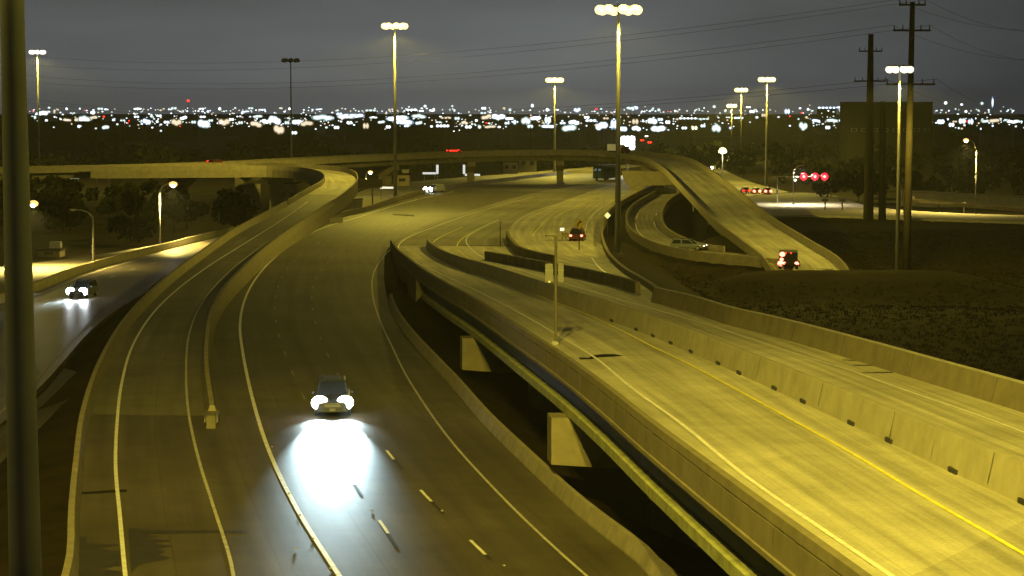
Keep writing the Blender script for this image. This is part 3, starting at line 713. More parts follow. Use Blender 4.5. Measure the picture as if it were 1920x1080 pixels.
def cobra(px, py_top, px_base, py_base, arm_px, z, label, lit=False, power=60000):
    b_ = at(px_base, py_base, z); Y = b_.y; top = far(px_base, py_top, Y).z; ar = (arm_px - px_base) * Y / FOC; d = 1 if ar > 0 else -1
    root = empty('street_lamp', b_, 0, label, 'street lamp', 'street lamps'); h = top - z
    MB().tube([(0,0,0),(0,0,h*.86)], [.16,.12], 10).build('pole', M_steel, root, True)
    MB().tube([(0,0,h*.86),(ar*.25,0,h*.95),(ar*.6,0,h*.99),(ar,0,h)], [.10,.08,.07,.06], 8).build('lamp_arm', M_steel, root, True)
    hd = MB().ellip((ar+d*.28, 0, h), (.48,.22,.13), 10, 6).build('lamp_head', M_steel, root)
    MB().ellip((ar+d*.32, -.05, h-.12), (.62,.5,.42) if lit else (.24,.15,.08), 10, 6).build('lamp_glass', mat('orange_lamp_glass', (.9,.8,.6), .4, 0, emit=(1,.58,.16), estr=1.5, sample=False) if lit else M_alu, hd)
    if lit: MB().ellip((ar+d*.32, -.25, h-.3), (.3,.4,.28), 10, 6).build('arc_tube', M_bulb, hd)
    if lit: lamp('street_lamp_light', (ar+d*.3, 0, h-.7), power, (1,.76,.18), .15, 150, (0,0,0), .8, root)
    return root
cobra(300, 344, 300, 462, 322, -2.6, 'lit street lamp with a bright yellow head beside the frontage road', True)
cobra(175, 393, 175, 496, 142, -2.6, 'unlit street lamp with an arm to the left beside the service road')
cobra(411, 367, 411, 436, 432, -2.6, 'unlit street lamp with a short arm near the ramp barrier')
cobra(690, 322, 686, 352, 692, -1.5, 'small lit street lamp behind the ramp hook', True, 3000)
# a lamp hidden behind the thick pole that lights the service road
q = at(30, 512, -2.6); high = cobra(30, 380, 30, 505, 60, -2.6, 'street lamp behind the thick pole lighting the service road', True)

cobra(1829, 262, 1829, 402, 1812, -4.6, 'street lamp standing in front of the long retaining wall at right', True)
# ================================================================== SIGNS
def post(b, h, r=.06, m=M_steel, root=None): return MB().tube([(0,0,0),(0,0,h)], r, 8).build('post', m, root)
b_ = on(1042, 646, zB); b_.z += .0
sg = empty('sign_post', b_, R(-8), 'tall steel signpost with a crossbar and two grey sign backs on the overpass', 'sign')
k = b_.y / FOC
M_spost = mat('rusty_steel_post', (.10,.09,.06), .7, .3)
post(b_, 206*k, .075, M_spost, sg)
MB().box((-.02*1, 0, 205*k), (40*k, .09, .09)).build('crossbar', M_spost, sg)
for xx, wd in ((-13*k, 15*k), (9*k, 11*k)):
    s_ = MB().box((xx, .12, 135*k), (wd, .03, 35*k)).build('sign_panel', M_alu, sg)
    MB().box((xx, .08, 140*k), (wd*1.05, .04, .05)).build('panel_brace', M_steel, s_)
MB().box((0,0,.1), (.35,.35,.2)).build('base_plate', M_steel, sg)
MB().box((-12*k,.05,118*k), (.10,.05,.10)).build('reflector', M_refl, sg)
def sign(px, py, size_px, base_py, Y, label, m, shape='diamond', name='road_sign', mark=None, zb=None):
    p = far(px, py, Y); k = Y / FOC; s_ = size_px * k; g0 = far(px, base_py, Y).z if zb is None else zb
    root = empty(name, (p.x, p.y, g0), 0, label, 'sign')
    post(p, p.z - g0 + s_*.4, .06, M_dark, root)
    z0 = p.z - g0
    if shape == 'diamond': pts = [(0,-s_*.7),(s_*.7,0),(0,s_*.7),(-s_*.7,0)]
    else: pts = [(-s_*.5,-s_*.36),(s_*.5,-s_*.36),(s_*.5,s_*.36),(-s_*.5,s_*.36)]
    vs = [(x, -.09, z0+z) for x, z in pts] + [(x, -.06, z0+z) for x, z in pts]
    pn = MB().add(vs, [(0,1,2,3),(7,6,5,4)] + [(k_,(k_+1)%4,4+(k_+1)%4,4+k_) for k_ in range(4)]).build('sign_face', m, root)
    if mark:
        a = s_*.09
        arrow = [(-.30*s_,-.32*s_),(-.12*s_,-.32*s_),(-.06*s_,.02*s_),(.10*s_,.16*s_),(.16*s_,.04*s_),(.34*s_,.34*s_),(0,.40*s_),(.04*s_,.28*s_),(-.20*s_,.10*s_)]
        MB().add([(x, -.095, z0+z) for x, z in arrow], [tuple(range(len(arrow)))]).build('arrow_mark', M_black, pn, fix=False)
    return root
M_ysign = mat('yellow_sign_sheet', (.62,.47,.05), .5, .1)
M_glow_sign = mat('bright_retro_sheet', (.85,.83,.45), .5, 0, emit=(1,1,.55), estr=.55, sample=False)  # sheet emits by itself in place of headlight thrown back
sign(1139, 404, 9, 440, 312, 'bright pale yellow diamond warning sign at the slip road edge', M_glow_sign)
sign(1086, 420, 15, 512, 270, 'dull yellow warning sign with a black curve arrow on a dark post', M_ysign, mark=True)
sign(1060, 441, 12, 470, 300, 'small dark sign panel behind the red tail lamps', M_brown, 'rect')
sign(938, 418, 6, 478, 283, 'narrow dark marker post at the gore between barriers', M_brown, 'rect', 'marker_post')
sign(1054, 430, 8, 448, 296, 'small white reflective plate left of the red tail lamps', mat('white_retro_sheet', (.85,.85,.8), .5, 0, emit=(1,.95,.8), estr=.9, sample=False), 'rect', 'reflector_plate')  # plate glows by itself, a painted reflection
p = far(692, 344, 405); k = 405 / FOC
bs = empty('sign_board', (p.x, p.y, 0), R(-6), 'large brown sign back on a post beside the ramp hook', 'sign')
MB().box((0,0,p.z), (50*k,.12,16*k)).build('sign_panel', M_brown, bs); MB().tube([(6*k,.1,-.5),(6*k,.1,p.z+9*k)], .12, 8).build('post', M_steel, bs)
for i in (-1,0,1): MB().box((i*15*k,.1,p.z), (.1,.1,17*k)).build('panel_brace', M_steel, bs)

# ================================================================== TRAFFIC SIGNALS
Ys = 505.; k = Ys / FOC
pb_ = far(1487, 402, Ys); g0 = pb_.z
ts = empty('traffic_signal', (pb_.x, Ys, g0), 0, 'traffic signal mast with red lamps over the cross street', 'traffic light')
X0 = lambda px: (px - 1487) * k
Zp = lambda py: far(1487, py, Ys).z - g0
MB().tube([(0,0,0),(0,0,Zp(318))], [.18,.12], 10).build('pole', M_steel, ts)
MB().tube([(X0(1445),0,Zp(331)),(0,0,Zp(332)),(X0(1552),0,Zp(329))], [.07,.1,.07], 8).build('signal_arm', M_steel, ts)
MB().tube([(0,0,Zp(320)),(X0(1494),0,Zp(312)),(X0(1502),0,Zp(310))], .06, 8).build('luminaire_arm', M_steel, ts)
MB().ellip((X0(1503),0,Zp(310)), (.5,.2,.12), 8, 5).build('lamp_head', M_alu, ts)
lamp('street_lamp_light', (X0(1503),0,Zp(311)-.2), 28000, (1,.9,.62), .2, 150, (0,0,0), .8, ts)
for x, yy in ((1506,331),(1527,331),(1545,331)):
    hd = MB().box((X0(x),-.05,Zp(yy+4)), (.5,.3,1.35)).build('signal_head', M_rubber, ts)
    MB().ellip((X0(x),-.28,Zp(yy)), (.78,.22,.78), 12, 7).build('red_lamp', M_red, hd); MB().ellip((X0(x),-.42,Zp(yy)), (.34,.14,.34), 10, 6).build('lamp_core', M_tailhot, hd)
    for dz in (-.45,-.85): MB().ellip((X0(x),-.22,Zp(yy)+dz), (.14,.06,.14), 8, 5).build('dark_lamp', M_rubber, hd)
    lamp('signal_light', (X0(x),-1.0,Zp(yy)), 120, (1,.08,.12), .15, parent=ts)
hd = MB().box((X0(1490),-.05,Zp(341)), (.45,.3,1.1)).build('signal_head', M_rubber, ts); MB().ellip((X0(1490),-.25,Zp(338)), (.28,.15,.28), 10, 6).build('walk_lamp', M_lit, hd)
pb2 = far(1457, 392, 515)
t2 = empty('traffic_signal', (pb2.x, 515, pb2.z), 0, 'shorter signal pole without a lit lamp left of the red signals', 'traffic light')
h2 = far(1457, 334, 515).z - pb2.z
MB().tube([(0,0,0),(0,0,h2)], [.14,.1], 8).build('pole', M_steel, t2); MB().box((0,-.1,h2*.55), (.4,.3,1.1)).build('signal_head', M_rubber, t2)
for x, y0, y1, lab in ((1547,372,402,'dark crosspiece post nearest the signals by the cross street'), (1579,373,405,'dark crosspiece post beside the broad transmission poles'), (1708,368,404,'white topped post right of the transmission poles'), (1807,378,416,'dark post with a small box at the far right street')):
    Yp = 480.; b0 = far(x, y1, Yp); root = empty('marker_post', (b0.x, Yp, b0.z), 0, lab, 'post'); hh = far(x, y0, Yp).z - b0.z
    MB().tube([(0,0,0),(0,0,hh)], .14, 8).build('post', M_dark, root); MB().box((0,0,hh-.35), (1.3 if x != 1807 else .9,.3,.5)).build('sign_plate', M_dark if x != 1708 else M_alu, root)

# ================================================================== TRANSMISSION POLES AND WIRES
def tpole(px0, y0, px1, y1, z, label, arms, rb=.55, rt=.32, Y=None):
    base = at(px1, y1, z) if Y is None else far(px1, y1, Y); Y = base.y; top = far(px0, y0, Y); k = Y / FOC
    root = empty('transmission_pole', base, 0, label, 'utility pole', 'transmission poles'); v = top - base
    MB().tube([Vector((0,0,0)), v*.5, v], [rb, (rb+rt)/2, rt], 12).build('pole', M_dark, root, True)
    for ay, wpx in arms:
        q = v * ((far(px0, ay, Y).z - base.z) / v.z); a = MB().box(q, (wpx*k, .22, .26)).build('crossarm', M_dark, root)
        for f in (-.47,-.24,.24,.47): MB().tube([q+Vector((f*wpx*k,0,.1)), q+Vector((f*wpx*k,0,.75))], [.09,.06], 6).build('insulator', M_rubber, a)
    return root, base, top
A = tpole(1711, 4, 1699, 506, -5.0, 'tallest dark transmission pole with three crossarms in the grass', ((9,50),(57,70),(158,92)), .60, .34)
B = tpole(1633, 64, 1628, 412, -4.2, 'broad dark transmission pole with one crossarm by the cross street', ((152,60),(96,44)), 1.0, .5)
C_ = tpole(1655, 190, 1654, 412, -4.2, 'shorter broad dark pole between two transmission poles', ((200,30),), .75, .5)
def wire(p, q, sag, r=.03):
    pts = [p.lerp(q, t/24) - Vector((0,0,sag*4*(t/24)*(1-t/24))) for t in range(25)]
    return tag(MB().tube(pts, r, 5).build('power_line', M_wire), 'thin dark power line sagging across the night sky', 'cable', 'power lines')
for i, (ay, dx, ey) in enumerate(((9,-2,92),(9,2,110),(57,-2.6,128),(57,2.6,141),(158,-3.4,168),(158,3.4,176))):
    q = far(1709, ay, A[1].y) + Vector((dx,0,.7)); e = far(-60, ey, 640); wire(q, e, 6, .022)
    wire(q, far(2050, ay+38+6*i, A[1].y-35), 2, .018)

# ================================================================== VEHICLES
PAINT = {}
def paint(n, c): return mat('paint_' + n, c, .3, .05, 2, metal=.3)
def car(name, loc, rz, label, pm, cat='car', L=4.7, W=1.9, H=1.72, detail=True, head=None, tail=None, hr=.16, group=None, beams=0., beam_color=(.66,.92,1)):
    """x forward; body hull, cabin, glazing, lamps, wheels"""
    root = empty(name, loc, rz, label, cat, group); a, wv = L/2, W/2
    def ring(x, w_, z0, z1):
        zm = (z0+z1)/2
        return [(x,-w_*.86,z0),(x,w_*.86,z0),(x,w_,z0+.12),(x,w_*1.0,zm+.1),(x,w_*.96,z1-.06),(x,w_*.86,z1),(x,-w_*.86,z1),(x,-w_*.96,z1-.06),(x,-w_,zm+.1),(x,-w_,z0+.12)]
    b = MB(); bz = H*.60
    b.loft([ring(-a,wv*.86,.45,bz-.06), ring(-a+.08,wv*.97,.32,bz), ring(-a*.6,wv,.26,bz+.02), ring(a*.35,wv,.26,bz), ring(a*.72,wv*.98,.27,bz-.06), ring(a*.93,wv*.92,.30,bz-.16), ring(a,wv*.78,.40,bz-.28)])
    ct = lambda x, w_, z: [(x,-w_,z),(x,w_,z)]
    xb0, xb1, xt0, xt1, wb, wt = -a+.12, a*.40, -a+.42, a*.10, wv*.90, wv*.74
    vs = [(xb0,-wb,bz-.04),(xb1,-wb,bz-.04),(xb1,wb,bz-.04),(xb0,wb,bz-.04),(xt0,-wt,H-.06),(xt1,-wt,H-.06),(xt1,wt,H-.06),(xt0,wt,H-.06),(xt0+.15,-wt*.86,H),(xt1-.12,-wt*.86,H),(xt1-.12,wt*.86,H),(xt0+.15,wt*.86,H)]
    b.add(vs, [(0,1,5,4),(1,2,6,5),(2,3,7,6),(3,0,4,7),(4,5,9,8),(5,6,10,9),(6,7,11,10),(7,4,8,11),(8,9,10,11)])
    b.build('body', pm, root)
    def pane(nm, c4, off, ins=.12):
        v = [Vector(q) for q in c4]; m_ = sum(v, Vector())/4; v = [q.lerp(m_, ins) + Vector(off) for q in v]
        v2 = [q + Vector(off)*.6 for q in v]
        MB().add(v+v2, [(0,1,2,3),(4,5,6,7)]+[(i,(i+1)%4,4+(i+1)%4,4+i) for i in range(4)]).build(nm, M_glass, root)
    pane('windscreen', (vs[1],vs[2],vs[6],vs[5]), (.015,0,.01)); pane('rear_window', (vs[3],vs[0],vs[4],vs[7]), (-.015,0,.01))
    def side(s_):
        y0, y1 = s_*wb, s_*wt; mid = (xb0+xb1)/2 - .1; mt = (xt0+xt1)/2
        pane('side_window', ((xb0+.1,y0,bz),(mid-.05,y0,bz),(mt-.05,y1,H-.08),(xt0+.05,y1,H-.08)), (0,s_*.012,0), .08)
        pane('side_window', ((mid+.05,y0,bz),(xb1-.12,y0,bz),(xt1-.02,y1,H-.08),(mt+.05,y1,H-.08)), (0,s_*.012,0), .08)
    if detail: side(1); side(-1)
    for x in (-a*.60, a*.62):
        for s_ in (-1,1):
            wh = MB().tube([(x,s_*(wv-.26),.34),(x,s_*(wv-.01),.34)], .34, 16).build('wheel', M_tyre, root)
            if detail: MB().tube([(x,s_*(wv-.02),.34),(x,s_*(wv+.012),.34)], .21, 12).build('rim', M_rim, wh)
    if detail:
        for s_ in (-1,1): MB().ellip((a*.33, s_*(wv+.10), bz+.12), (.1,.12,.09), 8, 6).build('mirror', pm, root)
        gl_ = MB().box((a*.985,0,bz-.42), (.08,W*.46,.26)).build('grille', M_rubber, root)
        for i in range(3): MB().box((a*.985+.045,0,bz-.50+.08*i), (.02,W*.44,.025)).build('grille_bar', M_rim, gl_)
        MB().box((a-.02,0,.42), (.16,W*.84,.20)).build('bumper', M_rubber, root)
        MB().box((a+.07,0,.44), (.02,.32,.15)).build('number_plate', M_alu, root)
        for s_ in (-1,1): MB().box((-.15*a, s_*wt*.8, H+.03), (1.7,.05,.05)).build('roof_rail', M_rubber, root)
    for s_ in (-1,1):
        MB().ellip((a*.93, s_*wv*.70, bz-.30), (.16,hr,hr*.85) if head else (.1,.16,.1), 12, 8).build('headlight', head or M_alu, root)
        MB().ellip((-a+.03, s_*wv*.72, bz-.22), (.06,hr if tail else .12,hr*.8 if tail else .12), 10, 6).build('tail_light', tail or M_tail, root)
        if beams:
            q = (a+.35, s_*wv*.70, bz-.28)
            lamp('headlight_beam', q, beams*.09, beam_color, .08, 62, (0, R(-62), 0), 1.0, root)
            lamp('headlight_beam', q, beams, beam_color, .08, 20, (0, R(-81.5), 0), 1.0, root)
    return root
def heading(path, p): i = nearest(path, p); t = tang(path, i); return math.atan2(t.y, t.x)
pN = at(628, 782, 0)
hN = math.atan2(-1, .075)
car('sport_utility_vehicle', pN + Vector((-.3, 2.2, 0)), hN, 'dark vehicle with blinding white headlights driving down the main lanes', paint('dark_blue', (.05,.055,.075)), 'car', 4.9, 2.0, 1.85, head=M_head, hr=.46, beams=75000)
pW = at(149, 560, -2.5)
car('sport_utility_vehicle', pW + Vector((0, 2.2, 0)), math.atan2(-1, -.12), 'oncoming car with merged white headlights on the left frontage road', paint('grey', (.12,.12,.13)), 'car', 4.8, 1.95, 1.75, head=M_head, hr=.46, beams=13000)
p = at(815, 361, 0); car('hatchback_car', p, math.atan2(-1, -.75), 'small distant oncoming car with starry white headlights on the main lanes', paint('silver', (.3,.3,.32)), head=M_head, detail=False, hr=.5, beams=9000)
p = on(1083, 452, zB); car('hatchback_car', p, math.atan2(1, .12), 'car showing one brilliant red tail light on the slip road', paint('maroon', (.12,.03,.03)), tail=M_tailhot, detail=True, hr=.2, L=4.3)
p = on(1291, 469, zS); car('saloon_car', p, math.atan2(-.35, 1), 'white saloon car on the merging road at the foot of the flyover', mat('paint_white', (.16,.17,.19), .25, .02, 2, emit=None), H=1.5, detail=True, head=M_headw, hr=.14)
# truck with red lamps
p = on(1478, 503, knots((240,-2.2),(700,-2.0))); ys = p.y
tk = empty('box_truck', p, math.atan2(1, .12), 'dark box truck lit by red tail and marker lamps at the foot of the flyover', 'truck')
MB().box((.3,0,1.45), (5.6,2.2,1.25)).build('cargo_box', mat('paint_dark_grey', (.008,.007,.007), .5, .1), tk)
MB().box((4.2,0,1.25), (1.9,2.1,1.4), top=(.7,.9)).build('cab', paint('maroon', (.12,.03,.03)), tk); MB().box((4.95,0,1.6), (.5,1.7,.5), top=(.5,.95)).build('windscreen', M_glass, tk)
MB().box((.8,0,.72), (7.4,.9,.22)).build('chassis', M_rubber, tk); MB().box((-2.62,0,.62), (.15,2.3,.22)).build('bumper', M_rubber, tk)
for x in (-1.6, 4.0):
    for s_ in (-1,1): wh = MB().tube([(x,s_*.85,.48),(x,s_*1.18,.48)], .48, 14).build('wheel', M_tyre, tk); MB().tube([(x,s_*1.17,.48),(x,s_*1.2,.48)], .26, 10).build('rim', M_rim, wh)
for y_, z_, r_, m_ in ((.72,1.85,.36,M_tailhot),(.80,1.25,.24,M_tailhot),(.92,.75,.40,M_tailhot),(-1.0,.75,.28,M_tailhot),(.3,2.0,.09,M_tail),(-.3,2.0,.09,M_tail),(.50,.75,.25,M_tailhot)):
    MB().ellip((-2.60,y_,z_), (.12,r_,r_*.8), 10, 6).build('tail_light', m_, tk)
# waiting vehicles at the signal
for x, y_, lab, m_ in ((1396,362,'leftmost red lit car waiting at the cross street',M_tail),(1416,363,'middle car with the strongest brake lights at the cross street',M_tailhot),(1437,363,'rightmost red lit car waiting at the cross street',M_tailhot)):
    p = at(x, y_, -4); c = car('waiting_car', p, math.atan2(1,-.1), lab, paint('black', (.03,.03,.035)), tail=m_, detail=False, hr=.40 if m_ is M_tailhot else .28, W=1.8, L=4.4, H=1.5)
    lamp('brake_glow', (-3.0,0,.8), 40, (1,.12,.06), .2, parent=c)
p = at(1331, 318, -4); car('oncoming_car', p, math.atan2(-1,-.1), 'oncoming car with warm headlights behind the flyover crest', paint('grey', (.12,.12,.13)), head=M_headw, detail=False, hr=.55, beams=1500, beam_color=(1,.93,.75))
p = at(1368, 303, -4); car('delivery_van', p, math.atan2(.3,1), 'pale van lit white in the street beyond the flyover', mat('paint_pale', (.8,.8,.8), .4, .03, 2), detail=False, H=2.3, L=5.6, cat='van', head=M_led, hr=.5)
# on the flyover
def onfly(px, lat): 
    q = min((p_ for p_ in flc if p_.y > 440), key=lambda p_: abs(960 + FOC*p_.x/p_.y - px)); i = nearest(flc, q); t = tang(flc, i); return q + Vector((t.y,-t.x,0))*lat, math.atan2(t.y, t.x)
q, a = onfly(847, 1.6); c = car('saloon_car', q, a, 'red lit car on the middle of the flyover', paint('maroon', (.12,.03,.03)), tail=M_tail, detail=False, H=1.55, hr=.34); MB().box((-1.7,0,1.33), (.3,1.5,.14)).build('brake_bar', M_tail, c)
MB().box((-.3,1.0,1.2),(2.2,.05,.2)).build('side_marker', M_tail, c); MB().box((-.3,-1.0,1.2),(2.2,.05,.2)).build('side_marker', M_tail, c)
q, a = onfly(420, 1.6); c = car('saloon_car', q, a, 'red lit car at the left end of the flyover', paint('maroon', (.12,.03,.03)), tail=M_tail, detail=False, H=1.5, hr=.3); MB().box((-.3,-1.0,1.15),(2.0,.05,.2)).build('side_marker', M_tail, c)
q, a = onfly(1140, 1.2)
tr = empty('semi_trailer', q, a + math.pi, 'pale yellow box trailer passing on the flyover near the bright floodlight', 'trailer')
MB().box((0,0,1.75), (3.6,2.4,1.5)).build('cargo_box', mat('paint_cream', (.75,.68,.35), .5, .06, emit=(1,.9,.35), estr=.12), tr); MB().box((0,0,.85), (3.5,1.0,.25)).build('chassis', M_rubber, tr)  # cargo box emits faintly, so the light on it is painted in
MB().box((2.6,0,1.35), (1.3,2.2,1.5), top=(.7,.9)).build('cab', paint('maroon', (.12,.03,.03)), tr)
for x in (-1.1, 2.5):
    for s_ in (-1,1): MB().tube([(x,s_*.85,.42),(x,s_*1.15,.42)], .42, 12).build('wheel', M_tyre, tr)
# coach under the flyover
p = at(1137, 337, 0)
bs_ = empty('coach_bus', p, math.atan2(1, .55), 'dark teal coach with two dim windows driving away under the flyover', 'bus')
teal = mat('paint_teal', (.03,.085,.09), .4, .1, 1)
MB().box((0,0,2.0), (9.5,2.6,3.2), top=(.98,.92)).build('body', teal, bs_)
MB().box((-4.74,0,2.5), (.06,2.1,1.1)).build('rear_window', M_glass, bs_); 
for y_ in (-.55,.55): MB().box((-4.79,y_,2.5), (.05,.7,.6)).build('lit_window', mat('dim_window', (.1,.1,.1), .3, 0, emit=(.5,.7,.7), estr=.16, sample=False), bs_)
for s_ in (-1,1):
    for x in (-3,-1,1,3): MB().box((x,s_*1.26,2.5), (1.7,.05,.9)).build('side_window', M_glass, bs_)
    for x in (-3,3): MB().tube([(x,s_*.95,.5),(x,s_*1.28,.5)], .5, 12).build('wheel', M_tyre, bs_)
    MB().box((-4.77,s_*1.0,1.1), (.05,.22,.3)).build('tail_light', paint('maroon', (.12,.03,.03)), bs_)
# far traffic beyond the flyover
for x, y_, lab, tl in ((1205,262,'far red tail lit car, upper of the pair beyond the flyover',1),(1219,266,'far red tail lit car just below the upper one',1),(1238,276,'far dull orange lit car halfway down the distant street',1),(1251,290,'far red tail lit car nearest the flyover crest',1),(1113,244,'far red brake lit car among the city lights',1),(1211,254,'far yellow lit car above the red pair',0),(1278,280,'far white lit car right of the floodlight',0),(1300,294,'small far white lit car behind the flyover crest',0)):
    p = at(x, y_+3, -7.5)
    car('distant_car', p, math.atan2(1,.2) if tl else math.atan2(-1,.2), lab, paint('black', (.03,.03,.035)), detail=False, tail=M_tail if tl else None, head=None if tl else M_headw, hr=.75 if tl else (.9 if x == 1278 else .6), group='distant traffic beyond the flyover')

# ================================================================== FLOODLIGHTS, CANOPIES, BUILDINGS
p = far(1177, 268, 600); g0 = gz(p.x, 600)
fl = empty('floodlight', (p.x, 600, g0), 0, 'blinding square white floodlight standing behind the flyover', 'floodlight')
MB().tube([(0,0,0),(0,0,p.z-g0)], .15, 8).build('post', M_steel, fl); MB().box((0,.2,p.z-g0), (3.9,.3,3.7)).build('lamp_frame', M_steel, fl)
for i in range(3):
    for j in range(3): MB().ellip(((i-1)*1.15,-.1,p.z-g0+(j-1)*1.1), (.66,.2,.62), 12, 6).build('flood_lamp', mat('flood_lens', (.9,.9,.9), .3, 0, emit=(.93,.95,1), estr=30, sample=False), fl)
lamp('floodlight_beam', (0,-.8,p.z-g0), 9000, (.92,.96,1), .6, parent=fl)
p = far(1355, 282, 620); g0 = gz(p.x, 620)
yl = empty('yard_lamp', (p.x, 620, g0), 0, 'round yellow lamp on a post above the far street', 'street lamp')
MB().tube([(0,0,0),(0,0,p.z-g0)], .15, 8).build('post', M_steel, yl)
MB().loft([[(q*math.cos(t_), q*math.sin(t_), p.z-g0+zz_) for t_ in [2*math.pi*j/12 for j in range(12)]] for q, zz_ in ((1.1,-.7),(1.2,-.2),(.75,.6),(.3,.8))]).build('lamp_glass', M_lity if False else mat('yellow_globe', (.9,.85,.5), .4, 0, emit=(1,.97,.5), estr=1.6, sample=False), yl)
lamp('yard_light', (0,-1.6,p.z-g0-.8), 2600, (1,.9,.5), .4, parent=yl)
def block(px0, px1, y0, y1, Y, dep, m, label, name='warehouse', cat='building', wins=0, g0=None):
    a, c = far(px0, y0, Y), far(px1, y1, Y); wd = c.x - a.x; gz_ = gz((a.x+c.x)/2, Y) if g0 is None else g0; h = a.z - gz_
    r_ = empty(name, ((a.x+c.x)/2, Y+dep/2, gz_), 0, label, cat)
    MB().box((0,0,h/2), (wd,dep,h)).build('wall', m, r_); rf = MB().box((0,0,h+.12), (wd+.5,dep+.5,.25)).build('roof', M_bldgd, r_)
    MB().box((wd*.18,dep*.1,h+.7), (1.6,1.4,.9)).build('roof_unit', M_steel, rf)
    for i in range(wins):
        f = MB().box((-wd/2+wd*(i+.5)/wins,-dep/2-.03,h*.62), (wd/wins*.55,.1,min(1.3,h*.3))).build('window', M_steel, r_)
        MB().box((-wd/2+wd*(i+.5)/wins,-dep/2-.09,h*.62), (wd/wins*.45,.04,min(1.1,h*.24))).build('pane', M_glass, f)
    return r_
block(973,1006,293,318,640,14,M_bldg,'taller tan block building under the flyover right of centre',wins=2)
block(943,971,304,326,620,10,M_bldg,'lower tan block building left of the taller one',wins=2)
block(740,768,328,342,520,8,M_bldg,'small tan shed behind the brown sign back',wins=1)
block(505,556,345,372,470,9,M_bldg,'tan building seen beneath the loop of the ramp',wins=3)
block(440,470,332,346,520,9,M_bldg,'narrow tan building left of the ramp loop',wins=1)
block(70,112,470,489,330,4,M_concd,'low pale utility shed beside the service road at left',wins=1)
block(1592,1748,192,262,900,25,M_bldgd,'dark flat topped block rising over the horizon at right',wins=8)
def canopy(px0, px1, py, pole_px, py_t, py_b, Y, label):
    a, c = far(px0, py, Y), far(px1, py, Y); g0 = gz((a.x+c.x)/2, Y); r_ = empty('fuel_canopy', ((a.x+c.x)/2, Y, g0), 0, label, 'canopy'); wd = c.x-a.x; h = a.z-g0
    MB().box((0,0,h), (wd,4,.4)).build('canopy_roof', M_alu, r_); MB().box((0,-2.05,h), (wd,.08,.5)).build('lit_fascia', M_lit, r_)
    for f in (-.4,.4): MB().tube([(wd*f,0,0),(wd*f,0,h-.2)], .12, 8).build('column', M_steel, r_)
    t_ = far(pole_px, py_t, Y); b0 = far(pole_px, py_b, Y); py_ = empty('lit_pylon', (t_.x, Y, g0), 0, 'slim ' + label.split(' canopy')[0] + ' pylon beside its canopy', 'sign')
    MB().tube([(0,.1,0),(0,.1,b0.z-g0+.2)], .1, 8).build('post', M_steel, py_); MB().box((0,0,(t_.z+b0.z)/2-g0), (.6,.2,t_.z-b0.z)).build('lit_panel', M_lit, py_)
canopy(793,818,324.5,820,309,326,600,'white lit canopy left of the first flyover pier')
canopy(872,900,327.5,870,309,326,610,'dimmer white lit canopy behind the first flyover pier')
def strip_light(px0, px1, py, Y, label, m, dz=.35):
    a, c = far(px0, py, Y), far(px1, py, Y); g0 = gz((a.x+c.x)/2, Y); r_ = empty('lit_awning', ((a.x+c.x)/2, Y, g0), 0, label, 'awning'); wd = c.x-a.x; h = max(a.z-g0,.6)
    MB().box((0,0,h), (wd,.6,dz)).build('lit_fascia', m, r_)
    for f in (-.45,.45): MB().box((wd*f,.1,h/2), (.2,.2,h)).build('post', M_steel, r_)
strip_light(713,742,352,440,'white lit strip right of the brown sign back',M_lit)
strip_light(180,206,333,560,'short pale lit strip below the left end of the flyover',mat('dim_panel',(.6,.6,.5),.5,0,emit=(.7,.75,.5),estr=.28,sample=False))
strip_light(132,148,334,565,'tiny pale lit strip nearest the thick pole',MATS['dim_panel'])
strip_light(75,95,333,570,'faint pale lit strip beside the thick pole',MATS['dim_panel'])

